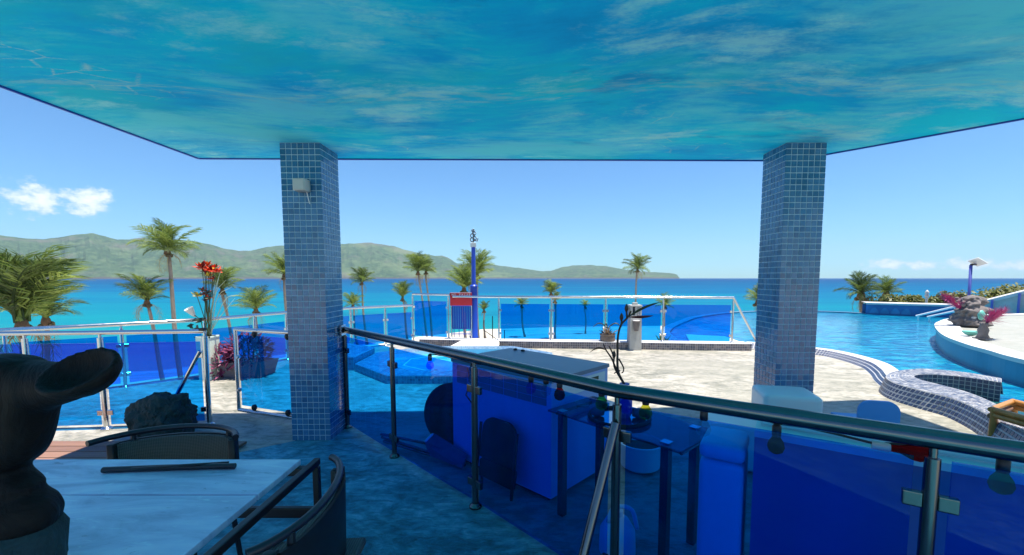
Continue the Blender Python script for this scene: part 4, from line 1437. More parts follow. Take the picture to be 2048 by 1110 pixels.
# blue totem pole with a figure, red sign gate
q = oy(948, 640, 9.55)
bp = thing('blue_pole', 'tall blue pole with a metal scroll ornament on top beside the sea gate', 'pole', (q.x, q.y, 0.146))
zt1, zt2, zt3 = oy(948, 572, q.y).z, oy(948, 494, q.y).z, oy(948, 460, q.y).z
MB().lathe([(0.10, 0.146), (0.10, 0.18), (0.085, 0.2), (0.085, zt1 - 0.02), (0.095, zt1), (0.07, zt1 + 0.03)], (q.x, q.y, 0), 16).build('lower_shaft', M['blue_paint'], bp, smooth_='auto')
MB().lathe([(0.05, zt1 + 0.025), (0.045, zt2)], (q.x, q.y, 0), 14).build('upper_shaft', M['blue_paint'], bp, smooth_='auto')
MB().box((q.x, q.y, zt2 + 0.045), (0.13, 0.10, 0.1), 0.1, 0.012).build('lamp_box', M['grey_plastic'], bp)
mb = MB()
z_ = zt2 + 0.1
for (dx, dz, r_) in ((-0.02, 0.06, 0.045), (0.03, 0.09, 0.04), (-0.015, 0.15, 0.045), (0.02, 0.2, 0.035), (0.0, 0.26, 0.03)):
    pts = [Vector((q.x + dx + r_ * math.cos(a), q.y + 0.02 * math.sin(a * 2), z_ + dz + r_ * math.sin(a))) for a in [2 * PI * i / 12 for i in range(13)]]
    MB().tube(pts, 0.012, 6, cap=False).build('scroll', M['chrome_dark'], bp, smooth_=True)
MB().tube([(q.x, q.y, z_ - 0.02), (q.x, q.y, z_ + 0.3)], 0.014, 6).build('ornament_rod', M['chrome_dark'], bp)
MB().tube([(q.x, q.y, z_ + 0.05), (q.x + 0.09, q.y - 0.02, z_ + 0.03), (q.x + 0.11, q.y - 0.02, z_ + 0.09)], 0.012, 6).build('ornament_hook', M['chrome_dark'], bp)

GY = 9.42
gx0, gx1 = oy(903, 640, GY).x, oy(943, 640, GY).x
gz0, gz1 = 0.2, oy(920, 612, GY).z
gq = thing('sea_gate', 'small blue barred gate under the red sign', 'gate', ((gx0 + gx1) / 2, GY, 0.146))
MB().tube([(gx0, GY, 0.146), (gx0, GY, gz1 + 0.02)], 0.016, 8).build('gate_post', M['chrome'], gq)
MB().tube([(gx1, GY, 0.146), (gx1, GY, gz1 + 0.02)], 0.016, 8).build('gate_post', M['chrome'], gq)
for z in (gz0 + 0.05, gz0 + 0.17, gz1):
    MB().tube([(gx0, GY, z), (gx1, GY, z)], 0.010, 6).build('cross_bar', M['blue_paint'], gq)
for k in range(9):
    x = gx0 + (gx1 - gx0) * (k + 0.5) / 9
    MB().box((x, GY + 0.014, (gz0 + 0.17 + gz1) / 2), ((gx1 - gx0) / 9 - 0.006, 0.012, gz1 - gz0 - 0.18)).build('slat', M['blue_paint'], gq)
for k in range(4):
    x = gx0 + (gx1 - gx0) * (k + 0.5) / 4
    MB().tube([(x, GY, gz0 - 0.02), (x, GY, gz0 + 0.17)], 0.008, 6).build('leg_bar', M['blue_paint'], gq)
sx0, sx1 = oy(900, 600, GY - 0.03).x, oy(944, 600, GY - 0.03).x
sz0, sz1 = oy(920, 611, GY).z, oy(920, 585, GY).z
sn = thing('warning_sign', 'red NO PASAR sign with white letters on the sea gate', 'sign', ((sx0 + sx1) / 2, GY - 0.03, sz0))
MB().box(((sx0 + sx1) / 2, GY - 0.03, (sz0 + sz1) / 2), (sx1 - sx0, 0.012, sz1 - sz0), 0, 0.002).build('panel', M['red_paint'], sn)


def text(body, size, loc, parent, mat, name='lettering', ext=0.0015):
    cu = bpy.data.curves.new(name, 'FONT')
    cu.body = body
    cu.size = size
    cu.extrude = ext
    cu.align_x = 'CENTER'
    cu.align_y = 'CENTER'
    cu.resolution_u = 3
    tmp = bpy.data.objects.new(name + '_tmp', cu)
    C.objects.link(tmp)
    bpy.context.view_layer.update()
    me = bpy.data.meshes.new_from_object(tmp.evaluated_get(bpy.context.evaluated_depsgraph_get()))
    bpy.data.objects.remove(tmp)
    me.materials.clear()
    me.materials.append(mat)
    me.transform(Matrix.Rotation(PI / 2, 4, 'X'))
    o_ = inst(name, me, parent, Matrix.Translation(mw(parent).inverted() @ Vector(loc)))
    return o_


for k, ch in enumerate('NO PASAR'):
    if ch != ' ':
        text(ch, 0.062, (sx0 + 0.06 + k * (sx1 - sx0 - 0.1) / 7.2, GY - 0.039, sz1 - 0.048), sn, M['letter_white'], 'letter')
MB().box(((sx0 + sx1) / 2, GY - 0.039, sz1 - 0.006), (sx1 - sx0 - 0.02, 0.004, 0.008)).build('border', M['letter_white'], sn)
# folding black stand behind the glass
bs = thing('black_stand', 'thin black trestle frame behind the glass right of the blue pole', 'trestle', oy(985, 690, 10.4))
qa = [oy(968, 690, 10.2), oy(968, 640, 10.2), oy(985, 690, 10.3), oy(985, 632, 10.3), oy(1009, 690, 10.2), oy(1009, 660, 10.2)]
for a, b in ((0, 1), (2, 3), (4, 5)):
    MB().tube([qa[a] - Vector((0, 0, 0.5)), qa[b]], 0.012, 6).build('upright', M['black_metal'], bs)
MB().tube([qa[1] - Vector((0, 0, 0.25)), qa[4]], 0.010, 6).build('strut', M['black_metal'], bs)

# lantern pillar
q = oz(1265, 697, 0)
q.y -= 0.12
lt = thing('lantern_pillar', 'square grey cement pillar with a pierced lantern head by the kerb', 'lantern', (q.x, q.y, 0))
hw = 0.125
zz = lambda py: oy(1265, py, q.y).z
zt = zz(612)
MB().add([(q.x - hw, q.y - hw, 0), (q.x + hw, q.y - hw, 0), (q.x + hw, q.y + hw, 0), (q.x - hw, q.y + hw, 0),
          (q.x - hw * .92, q.y - hw * .92, zz(630)), (q.x + hw * .92, q.y - hw * .92, zz(630)), (q.x + hw * .92, q.y + hw * .92, zz(630)), (q.x - hw * .92, q.y + hw * .92, zz(630))],
         [(0, 1, 5, 4), (1, 2, 6, 5), (2, 3, 7, 6), (3, 0, 4, 7), (4, 5, 6, 7)]).build('shaft', M['cement'], lt)
z0_, z1_ = zz(630), zz(613)
hd_ = hw * 0.92
for dx in (-1, 0, 1):
    for dy in (-1, 1):
        MB().box((q.x + dx * (hd_ - 0.02), q.y + dy * (hd_ - 0.02), (z0_ + z1_) / 2), (0.04, 0.04, z1_ - z0_ - 0.004)).build('lantern_bar', M['cement'], lt)
MB().box((q.x, q.y, (z0_ + z1_) / 2), (0.08, 0.08, z1_ - z0_ - 0.006)).build('lamp_core', M['black_plastic'], lt)
MB().box((q.x, q.y, z1_ + 0.018), (hd_ * 2.15, hd_ * 2.15, 0.035), 0, 0.006).build('cap', M['cement'], lt)
MB().box((q.x, q.y, z1_ + 0.06), (0.1, 0.1, 0.05), 0, 0.006).build('finial', M['cement'], lt)
mb = MB().lathe([(0.045, zz(660)), (0.075, zz(641)), (0.08, zz(640)), (0.07, zz(640.5))], (q.x, q.y - hw - 0.02, 0), 14)
mb.build('bucket_light', M['carved_stone'], lt, smooth_='auto')
MB().lathe([(0.07, zz(640.4) + 0.002), (0.071, zz(640.4) + 0.006)], (q.x, q.y - hw - 0.02, 0), 14).build('bucket_lining', M['letter_white'], lt)

# potted plant in front of the far railing
q = oz(1213, 694, 0)
q.y -= 0.1
pp = thing('potted_plant', 'dry plant in a weathered clay pot in front of the far railing', 'potted plant', (q.x, q.y, 0))
MB().lathe([(0.09, 0.0), (0.13, 0.06), (0.165, 0.2), (0.155, 0.27), (0.17, 0.285), (0.17, 0.31), (0.14, 0.30), (0.13, 0.24)], (q.x, q.y, 0), 20).build('pot', M['terracotta'], pp, smooth_='auto')
MB().lathe([(0.135, 0.255), (0.02, 0.275)], (q.x, q.y, 0), 14).build('soil', M['palm_fibre'], pp)
rd = random.Random(9)
for k in range(34):
    a = rd.uniform(0, 2 * PI)
    e_ = R(rd.uniform(40, 88))
    L = rd.uniform(0.12, 0.26)
    b0 = Vector((q.x + rd.uniform(-.06, .06), q.y + rd.uniform(-.06, .06), 0.26))
    d = Vector((math.cos(a) * math.cos(e_), math.sin(a) * math.cos(e_), math.sin(e_)))
    MB().tube([b0, b0 + d * L * 0.6, b0 + d * L + Vector((0, 0, -0.03))], [0.014, 0.011, 0.003], 5).build('dry_leaf', M['dry_plant'], pp)
for sx, L in ((-1, 0.34), (1, 0.3), (-0.4, 0.22)):
    b0 = Vector((q.x, q.y, 0.42))
    pts = [b0 + Vector((sx * L * t, -0.05 * t, 0.13 * math.sin(PI * t * 0.9) - 0.02 * t)) for t in [i / 6 for i in range(7)]]
    MB().tube(pts, [0.008, 0.012, 0.014, 0.014, 0.012, 0.008, 0.002], 5).build('arching_leaf', M['leaf_dark'], pp)

# pale planter with artificial flowers
q = oz(420, 757, 0)
fp = thing('tall_planter', 'tall pale green planter standing at the left terrace edge', 'planter', (q.x, q.y, 0))
zt = oy(419, 673, q.y).z
a, b = 0.093, 0.103
MB().add([(q.x - a, q.y - a, 0), (q.x + a, q.y - a, 0), (q.x + a, q.y + a, 0), (q.x - a, q.y + a, 0), (q.x - b, q.y - b, zt), (q.x + b, q.y - b, zt), (q.x + b, q.y + b, zt), (q.x - b, q.y + b, zt)],
         [(0, 1, 5, 4), (1, 2, 6, 5), (2, 3, 7, 6), (3, 0, 4, 7)]).build('body', M['planter_pale'], fp)
MB().add([(q.x - b, q.y - b, zt - .02), (q.x + b, q.y - b, zt - .02), (q.x + b, q.y + b, zt - .02), (q.x - b, q.y + b, zt - .02)], [(0, 1, 2, 3)]).build('filling', M['palm_fibre'], fp)
mb = MB()
for sx, sy in ((0, -1), (0, 1), (-1, 0), (1, 0)):
    mb.box((q.x + sx * b, q.y + sy * b, zt), (2 * b + .016 if sx == 0 else 0.016, 2 * b + .016 if sy == 0 else 0.016, 0.02))
mb.build('rim', M['planter_pale'], fp)
fy = q.y
bq = thing('flower_arrangement', 'orange and yellow artificial flowers on tall stems in the pale planter', 'flowers', (q.x, q.y, zt))
base_f = Vector((q.x, q.y, zt - 0.02))
rd = random.Random(11)


def flower(px, py, size, mats, npet=14, seed=0):
    r_ = random.Random(seed)
    c = oy(px, py, fy + r_.uniform(-.06, .06))
    s0 = base_f + Vector((r_.uniform(-.05, .05), r_.uniform(-.04, .04), 0))
    md = s0.lerp(c, 0.55) + Vector((r_.uniform(-.02, .02), 0, 0.02))
    st_ = MB().tube([s0, md, c], [0.006, 0.005, 0.005], 6)
    st_.build('stem', M['stem_green'], bq, smooth_=True)
    for k in range(npet):
        a = k * 2.4 + r_.uniform(-.3, .3)
        e_ = r_.uniform(-0.2, 1.2)
        d = Vector((math.cos(a) * math.cos(e_), math.sin(a) * math.cos(e_), math.sin(e_)))
        sd = d.cross(Vector((0.1, 0.2, 1))).normalized()
        n_ = d.cross(sd)
        L = 1.35 * size * r_.uniform(0.7, 1.15)
        MB().add([c, c + d * L * .5 + sd * L * .24 + n_ * L * .08, c + d * L, c + d * L * .5 - sd * L * .24 + n_ * L * .08, c + d * L * .55 - n_ * L * .05], [(0, 1, 4), (1, 2, 4), (2, 3, 4), (3, 0, 4)]).build('petal', M[r_.choice(mats)], bq)


flower(404, 536, 0.085, ['petal_orange', 'petal_orange', 'red_leaf'], 15, 1)
flower(413, 530, 0.07, ['petal_yellow', 'petal_orange'], 12, 2)
flower(421, 543, 0.085, ['petal_orange', 'red_leaf', 'petal_orange'], 15, 3)
flower(433, 544, 0.08, ['petal_orange'], 14, 4)
flower(425, 559, 0.06, ['petal_orange', 'red_leaf'], 12, 5)
flower(413, 588, 0.085, ['petal_orange', 'red_leaf'], 15, 6)
flower(411, 600, 0.06, ['red_leaf', 'petal_orange'], 10, 7)
flower(394, 592, 0.07, ['petal_yellow'], 10, 8)
flower(410, 545, 0.06, ['red_leaf', 'petal_orange'], 10, 9)
flower(428, 535, 0.06, ['stem_green', 'petal_orange', 'petal_yellow'], 12, 10)
flower(417, 552, 0.065, ['petal_orange', 'petal_yellow', 'red_leaf'], 12, 12)
flower(405, 582, 0.06, ['petal_orange', 'stem_green'], 12, 13)
flower(418, 596, 0.055, ['stem_green', 'petal_orange'], 10, 14)
for (px, py), (mx, my) in (((440, 545), (428, 600)), ((452, 560), (430, 590)), ((462, 575), (434, 596)), ((470, 596), (436, 640)), ((478, 590), (450, 600)), ((431, 560), (424, 610)), ((446, 530), (430, 580))):
    p0, p1, p2 = base_f + Vector((rd.uniform(-.04, .06), 0, 0)), oy(mx, my, fy), oy(px, py, fy - 0.05)
    MB().tube(spline([p0, p1, p2], 8), [0.006, 0.006, 0.006, 0.005, 0.005, 0.004, 0.003, 0.0015], 5).build('pale_twig', M['stem_pale'], bq, smooth_=True)
ll = thing('white_flower', 'white lily like flower with dark leaves left of the pale planter', 'flower', base_f - Vector((0.06, 0, 0)))
c = oy(386, 628, fy - 0.05)
MB().tube([base_f + Vector((-.05, 0, 0)), oy(402, 640, fy - .05), c], 0.006, 6).build('stem', M['stem_green'], ll, smooth_=True)
mb = MB().lathe([(0.012, -0.05), (0.03, 0.0), (0.05, 0.06), (0.062, 0.1)], (0, 0, 0), 12, cap=False)
mt = Matrix.Translation(c) @ Matrix.Rotation(R(-18), 4, 'Y') @ Matrix.Rotation(R(25), 4, 'X')
mb.v = [mt @ p for p in mb.v]
mb.build('bloom', M['petal_white'], ll, smooth_=True)
for k in range(9):
    c = oy(rd.uniform(380, 408), rd.uniform(638, 662), fy - 0.06)
    u = Vector((rd.uniform(-1, 1), rd.uniform(-.5, .5), rd.uniform(-.4, .4))).normalized() * rd.uniform(0.05, 0.09)
    v = Vector((rd.uniform(-.3, .3), 0.4, 1)).normalized() * 0.03
    MB().add([c - u, c + v, c + u, c - v], [(0, 1, 2, 3)]).build('leaf', M['leaf_dark'], ll)

# purple foliage plant
q = oz(500, 752, 0)
pu = thing('purple_plant', 'bushy purple leaved plant in a grey stone trough by the left railing', 'plant', (q.x, q.y, 0))
rd = random.Random(21)
MB().add([Vector((q.x + x, q.y + y, z)) for x, y, z in ((-0.28, -0.16, 0), (0.24, -0.14, 0), (0.26, 0.2, 0), (-0.26, 0.2, 0), (-0.34, -0.2, 0.24), (0.28, -0.18, 0.25), (0.32, 0.24, 0.24), (-0.32, 0.24, 0.24))],
         [(0, 1, 5, 4), (1, 2, 6, 5), (2, 3, 7, 6), (3, 0, 4, 7), (4, 5, 6, 7)]).build('trough', M['stone_pot'], pu)


def blades(parent, c, rad, n, L, mat, rd, name, wd=0.16):
    mb = MB()
    for _ in range(n):
        d = Vector((rd.gauss(0, 1), rd.gauss(0, 1), rd.gauss(0.25, 0.8))).normalized()
        p = Vector(c) + Vector((d.x * rad[0], d.y * rad[1], d.z * rad[2])) * rd.uniform(0.45, 1.0)
        u = (d + Vector((rd.gauss(0, .5), rd.gauss(0, .5), rd.gauss(0.2, .4)))).normalized()
        s = u.cross(Vector((rd.random(), rd.random(), 1))).normalized() * L * wd
        l_ = L * rd.uniform(0.7, 1.3)
        o_ = len(mb.v)
        mb.v += [p, p + u * l_ * .45 + s, p + u * l_ + Vector((0, 0, -0.1 * l_)), p + u * l_ * .45 - s]
        mb.f.append((o_, o_ + 1, o_ + 2, o_ + 3))
    return mb.build(name, mat, parent, kind='stuff')


blades(pu, (q.x - 0.02, q.y, 0.38), (0.36, 0.26, 0.26), 700, 0.11, M['purple_leaf'], rd, 'foliage')
blades(pu, (q.x - 0.36, q.y - 0.05, 0.2), (0.2, 0.2, 0.28), 420, 0.11, M['purple_leaf'], rd, 'side_foliage')
for dx, dz in ((-.1, .3), (.1, .32), (0, .3), (-.25, .22)):
    MB().tube([(q.x + dx * .5, q.y, 0.2 if dx > -.2 else 0.0), (q.x + dx, q.y, 0.2 + dz)], [0.02, 0.008], 6).build('stem', M['dry_stem'], pu)
rk = thing('stone', 'small pale stone beside the grey trough of the purple plant', 'stone', oz(543, 744, 0))
p = oz(543, 744, 0)
bm = bmesh.new()
bmesh.ops.create_icosphere(bm, subdivisions=3, radius=1)
for v in bm.verts:
    k = 1 + 0.25 * mnoise.noise(v.co * 1.7)
    v.co = Vector((v.co.x * .07 * k, v.co.y * .06 * k, max(v.co.z, -.5) * .06 * k + .03))
me = bpy.data.meshes.new('stone')
bm.to_mesh(me)
bm.free()
me.materials.append(M['cement'])
inst('block', me, rk)

# ---------------------------------------------------------------- island: totem, plume vase, shell
q = oz(1940, 652, 0.32)
tm = thing('totem_sculpture', 'weathered stone totem of stacked shells on the pool island', 'sculpture', q)
H = oy(1940, 592, q.y).z - 0.3
prof = [(0.30, 0.0), (0.36, 0.06), (0.40, 0.2), (0.33, 0.33), (0.30, 0.42), (0.35, 0.52), (0.30, 0.62), (0.25, 0.68), (0.29, 0.78), (0.26, 0.86), (0.2, 0.92), (0.12, 0.98), (0.03, 1.0)]
bm = bmesh.new()
mb = MB().lathe([(r * 0.86, z * H) for r, z in prof], (0, 0, 0), 28)
vv = [bm.verts.new(p) for p in mb.v]
for f in mb.f:
    bm.faces.new([vv[i] for i in f])
bmesh.ops.subdivide_edges(bm, edges=bm.edges[:], cuts=2, use_grid_fill=True)
for v in bm.verts:
    r_ = Vector((v.co.x, v.co.y, 0))
    k = 1 + 0.35 * mnoise.noise(Vector((v.co.x * 6, v.co.y * 6, v.co.z * 7))) + 0.3 * mnoise.noise(v.co * 14)
    v.co = Vector((v.co.x * k, v.co.y * k, v.co.z))
me = bpy.data.meshes.new('body')
bm.to_mesh(me)
bm.free()
me.materials.append(M['carved_stone'])
for p_ in me.polygons:
    p_.use_smooth = True
inst('body', me, tm)
rd = random.Random(31)
for k in range(16):
    a = rd.uniform(0, 2 * PI)
    z = rd.uniform(0.1, 0.9) * H
    rr = 0.27
    c = Vector((math.cos(a) * rr, math.sin(a) * rr, z))
    mb = MB().lathe([(0.01, -0.03), (0.05, -0.01), (0.06, 0.03), (0.035, 0.05)], c, 8, 1.0, 0.6)
    mb.build('shell', M[rd.choice(['carved_stone', 'white_plaster', 'carved_stone'])], tm, world=False, smooth_=True)


def plume(parent, a, b, mat, n=60, spread=0.16, seed=0):
    r_ = random.Random(seed)
    a, b = Vector(a), Vector(b)
    ax = (b - a)
    mb = MB()
    mb.tube([a, a.lerp(b, 0.5) + Vector((0, 0, 0.02)), b], [0.01, 0.007, 0.002], 5)
    for k in range(n):
        t = r_.uniform(0.25, 0.95)
        p = a.lerp(b, t)
        d = (ax.normalized() + Vector((r_.gauss(0, .5), r_.gauss(0, .5), r_.gauss(0.05, .4)))).normalized()
        L = spread * r_.uniform(0.6, 1.3) * (1.2 - 0.5 * t)
        s = d.cross(Vector((r_.random(), r_.random(), 1))).normalized() * 0.007
        o_ = len(mb.v)
        mb.v += [p - s, p + s, p + d * L]
        mb.f.append((o_, o_ + 1, o_ + 2))
    return mb


pl = thing('purple_plume', 'purple feather grass plume left of the stone totem', 'plume', q + Vector((-0.3, 0, 0.5)))
a, b = oy(1915, 605, q.y), oy(1888, 592, q.y)
plume(pl, a + Vector((0.28, 0, -0.3)), b, None, 220, 0.3, 3).build('feather', M['plume'], pl, kind='stuff')
q2 = oz(1965, 678, 0.32)
vz = thing('stone_vase', 'small grey carved vase at the edge of the pool island', 'vase', q2)
hv = oy(1965, 645, q2.y).z - 0.32
MB().lathe([(0.085, 0.0), (0.1, 0.03), (0.07, hv * .3), (0.085, hv * .55), (0.05, hv * .8), (0.065, hv), (0.05, hv * .99)], q2, 14).build('body', M['carved_stone'], vz, smooth_=True)
MB().box((q2.x, q2.y, 0.335), (0.24, 0.2, 0.022), 0.3).build('plinth', M['carved_stone'], vz)
pl2 = thing('purple_plume', 'purple feather grass plume standing in the grey vase', 'plume', q2 + Vector((0, 0, hv)))
for k in range(4):
    plume(pl2, q2 + Vector((0, 0, hv * 0.8)), oy(1988 + k * 9, 628 - k * 3, q2.y - 0.1 + 0.07 * k), None, 110, 0.22, 40 + k).build('feather', M['plume'], pl2, kind='stuff')
q3 = oz(1942, 672, 0.33)
sh = thing('green_shell_bowl', 'green shell shaped bowl in front of the totem', 'bowl', q3)
MB().lathe([(0.02, 0.0), (0.09, 0.03), (0.15, 0.1), (0.14, 0.1), (0.08, 0.045), (0.01, 0.02)], q3, 18, 1.2, 0.8, cap=False).build('bowl', M['shell_green'], sh, smooth_=True)
MB().lathe([(0.02, 0.0), (0.06, 0.03), (0.08, 0.12), (0.02, 0.2)], oy(1962, 640, q2.y + 0.35), 10, 1, .4).build('fan', M['shell_green'], sh, smooth_=True)
for (px, py, lb, r_) in ((1926, 690, 'white ball float on the pool beside the island', 0.085), (1877, 657, 'small white float at the tip of the island', 0.06)):
    q = oz(px, py, -0.03)
    f_ = thing('pool_float', lb, 'float', q, 0, 'floats on the pool')
    MB().lathe([(0.02, -r_), (r_ * .8, -r_ * .6), (r_, 0), (r_ * .8, r_ * .6), (r_ * .3, r_ * .95)], q + Vector((0, 0, .03)), 14).build('ball', M['white_plastic'], f_, smooth_=True)
    MB().lathe([(r_ * .4, 0), (r_ * .4, 0.03)], q + Vector((0, 0, .03 + r_ * .9)), 10).build('cap', M['white_plastic'], f_)
q = oz(1951, 712, -0.05)
fl_ = thing('chlorine_dispenser', 'small blue and white dispenser floating in the pool', 'dispenser', q)
MB().lathe([(0.1, 0), (0.1, 0.03), (0.05, 0.05)], q, 12).build('ring', M['blue_chair'], fl_, smooth_='auto')
MB().lathe([(0.04, 0.05), (0.04, 0.11), (0.02, 0.12)], q, 10).build('cap', M['white_plastic'], fl_)

# ================================================================== UNDER THE ROOF
# dining table with slate-look slabs in a dark steel frame
TZ = 0.74
dt = thing('dining_table', 'dining table with pale slate slabs in a dark steel frame', 'table', (-1.6, 1.15, 0))
xr, xl_, yf, yn = -0.885, -2.45, 1.745, 0.30
for (ya, yb_) in ((1.446, 1.735), (0.985, 1.437), (0.55, 0.979), (0.31, 0.544)):
    for (xa, xb) in ((xl_ + 0.02, -0.945),):
        MB().box(((xa + xb) / 2, (ya + yb_) / 2, TZ - 0.012), (xb - xa, yb_ - ya, 0.024), 0, 0.003).build('slab', M['table_slate'], dt)
mb = MB()
for a, b in (((xr, yn), (xr, yf)), ((xl_, yn), (xl_, yf))):
    MB().box(((a[0] + b[0]) / 2, (a[1] + b[1]) / 2, TZ - 0.018), (0.026, b[1] - a[1] + 0.026, 0.03), 0, 0.005).build('frame_rail', M['black_metal'], dt)
for y in (yn, yf - 0.03):
    MB().box(((xr + xl_) / 2, y, TZ - 0.042), (xr - xl_ - 0.036, 0.034, 0.034), 0, 0.005).build('frame_rail', M['black_metal'], dt)
for x in (xr, xl_):
    for y in (yn, yf):
        MB().box((x, y, (TZ - 0.037) / 2), (0.026, 0.026, TZ - 0.037), 0, 0.005).build('leg', M['black_metal'], dt)
MB().box(((xr + xl_) / 2, yf, 0.5), (xr - xl_ - 0.03, 0.024, 0.045), 0, 0.005).build('apron', M['black_metal'], dt)
rod = thing('rod', 'dark rod lying on the far edge of the dining table', 'rod', (-1.7, 1.66, TZ))
a, b = oz(206, 940, TZ + 0.012), oz(470, 932, TZ + 0.012)
MB().tube([a, a.lerp(b, 0.5) + Vector((0, 0.006, 0)), b], 0.0115, 10).build('stick', M['black_metal'], rod, smooth_='auto')
MB().tube([oz(262, 938, TZ + 0.03), oz(360, 931, TZ + 0.032), oz(458, 925, TZ + 0.012)], 0.005, 6).build('cord', M['black_plastic'], rod)


# tub chairs with a curved steel rail and a woven back
def tub_chair(label, loc, rz, dep_=0.17):
    th = thing('tub_chair', label, 'chair', (*loc, 0), rz, 'woven chairs at the dining table')

    def arc(hw, dep, n=17, span=1.0, y0=0.0):
        return [(hw * math.sin(s) / math.sin(1.25), y0 + dep * (math.cos(s) - math.cos(1.25)) / (1 - math.cos(1.25))) for s in [1.25 * span * (-1 + 2 * i / (n - 1)) for i in range(n)]]
    B = lambda mb, nm, mt, sm='auto', par=th: mb.build(nm, M[mt], par, world=False, smooth_=sm)
    rail = arc(0.31, dep_, 19)
    B(MB().tube([(x, y, 0.765) for x, y in rail], 0.0135, 10), 'top_rail', 'black_metal')
    pin = arc(0.275, dep_ * 0.62, 25, 0.9, dep_ * 0.3)
    mb = MB()
    o1 = [Vector((x, y - 0.004, 0.40)) for x, y in pin]
    o2 = [Vector((x * 1.0, y + 0.004, 0.728)) for x, y in pin]
    i1 = [p + Vector((0, -0.022, 0)) for p in o1]
    i2 = [p + Vector((0, -0.022, 0)) for p in o2]
    mb.ribbon(o1, o2).ribbon(i2, i1).ribbon(o2, i2).ribbon(i1, o1)
    mb.add([o1[0], o2[0], i2[0], i1[0]], [(0, 1, 2, 3)]).add([o1[-1], o2[-1], i2[-1], i1[-1]], [(3, 2, 1, 0)])
    B(mb, 'woven_back', 'woven_mesh')
    s1 = [p + Vector((0, 0.006, -0.02)) for p in o1]
    s2 = [p + Vector((0, 0.006, 0.004)) for p in o2]
    t1 = [p + Vector((0, 0.012, 0)) for p in s1]
    t2 = [p + Vector((0, 0.012, 0)) for p in s2]
    B(MB().ribbon(t1, t2).ribbon(s2, s1).ribbon(t2, s2).ribbon(s1, t1), 'back_shell', 'black_plastic')
    for k in (0, 24):
        p = pin[k]
        B(MB().box((p[0], p[1] - 0.006, 0.57), (0.03, 0.04, 0.33), 0, 0.006), 'back_edge', 'black_plastic')
    for k in (4, 14):
        p = rail[k]
        B(MB().tube([(p[0] * 1.02, p[1] + 0.004, 0.765), (p[0], p[1] - 0.01, 0.42), (p[0] * 1.04, p[1] + 0.05, 0.0)], 0.0125, 8), 'rear_leg', 'black_metal')
    for s in (-1, 1):
        B(MB().tube([(s * 0.255, -0.25, 0.43), (s * 0.265, -0.27, 0.0)], 0.0125, 8), 'front_leg', 'black_metal')
    B(MB().box((0, -0.06, 0.435), (0.5, 0.42, 0.03), 0, 0.012), 'seat', 'woven_mesh')
    B(MB().tube([(-0.27, -0.26, 0.41), (0.27, -0.26, 0.41)], 0.011, 8), 'seat_bar', 'black_metal')
    return th


tub_chair('woven chair facing us across the far edge of the dining table', (-1.655, 1.88), 0.13, 0.19)
tub_chair('woven chair at the right side of the dining table with its back to the railing', (-0.772, 1.39), -PI / 2 + 0.08, 0.105)

# carved dark sculpture on the table
SY = 1.02
sc_ = thing('carved_sculpture', 'dark carved wooden sculpture with a cupped top at the left edge', 'sculpture', (-1.29, SY, TZ))
prof = [(709, 12), (712, 45), (719, 82), (730, 100), (755, 122), (785, 146), (800, 148), (815, 143), (835, 134), (860, 126), (885, 119), (900, 110), (915, 94), (925, 74), (933, 56), (940, 52), (950, 66), (962, 86), (972, 98), (979, 92),
        (988, 104), (1005, 121), (1030, 134), (1052, 131), (1062, 110)]
cxp = oy(8, 900, SY).x
mb = MB()
rings = []
for k, (py, rp) in enumerate(prof):
    z = oy(8, py, SY).z
    r_ = (oy(rp, py, SY).x - cxp) * 0.71     # the round body bulges towards the lens
    rings.append((r_, z))
o_ = 0
n = 40
rsm = []
for i in range(len(rings)):
    lo, hi = max(0, i - 6), min(len(rings), i + 7)
    rsm.append(sum(r for r, _ in rings[lo:hi]) / (hi - lo))
for (r_, z), rs_ in zip(rings, rsm):
    for k in range(n):
        a = 2 * PI * k / n
        rr = r_ * (1 + 0.12 * mnoise.noise(Vector((math.cos(a) * 1.5, math.sin(a) * 1.5, z * 7))) + 0.03 * mnoise.noise(Vector((math.cos(a) * 5, math.sin(a) * 5, z * 40))))
        if abs(math.sin(a)) < 0.45 and math.cos(a) > 0:
            rr = r_ * (1 + 0.03 * mnoise.noise(Vector((math.cos(a) * 5, math.sin(a) * 5, z * 45))))
        ry = (0.25 * r_ + 0.75 * min(rs_, 0.17)) * rr / r_ if z > rings[-4][1] and z < rings[3][1] else rr
        rx = rr if math.cos(a) > 0 else ry
        mb.v.append(Vector((cxp + math.cos(a) * rx, SY + math.sin(a) * ry * 0.8, z)))
for i in range(len(rings) - 1):
    for k in range(n):
        a = i * n + k
        b = i * n + (k + 1) % n
        mb.f.append((b, a, a + n, b + n))
mb.f.append(tuple(range(n)))
mb.f.append(tuple((len(rings) - 1) * n + k for k in range(n - 1, -1, -1)))
# cup: thick bowl tilted towards us
cup = MB().lathe([(0.012, -0.048), (0.05, -0.038), (0.08, -0.012), (0.088, 0.012), (0.084, 0.02), (0.07, 0.012), (0.055, -0.002), (0.03, -0.014), (0.004, -0.018)], (0, 0, 0), 36, 1.0, 0.8)
cc = oy(164, 748, SY - 0.06)
ax = Vector((-0.10, -0.62, 0.80)).normalized()
mt = Matrix.Translation(cc) @ ax.to_track_quat('Z', 'Y').to_matrix().to_4x4() @ Matrix.Rotation(0.2, 4, 'Z')
sx_ = 1.0
cup.v = [mt @ p for p in cup.v]
mb.add(cup.v, cup.f)
nk = MB().tube([oy(60, 775, SY), oy(110, 768, SY - 0.01), oy(150, 765, SY - 0.03)], [0.07, 0.055, 0.042], 16)
mb.add(nk.v, nk.f)
body = mb.build('body', M['carved_wood'], sc_, smooth_=True)
rm = body.modifiers.new('fuse', 'REMESH')
rm.mode = 'VOXEL'
rm.voxel_size = 0.0065
rm.use_smooth_shade = True
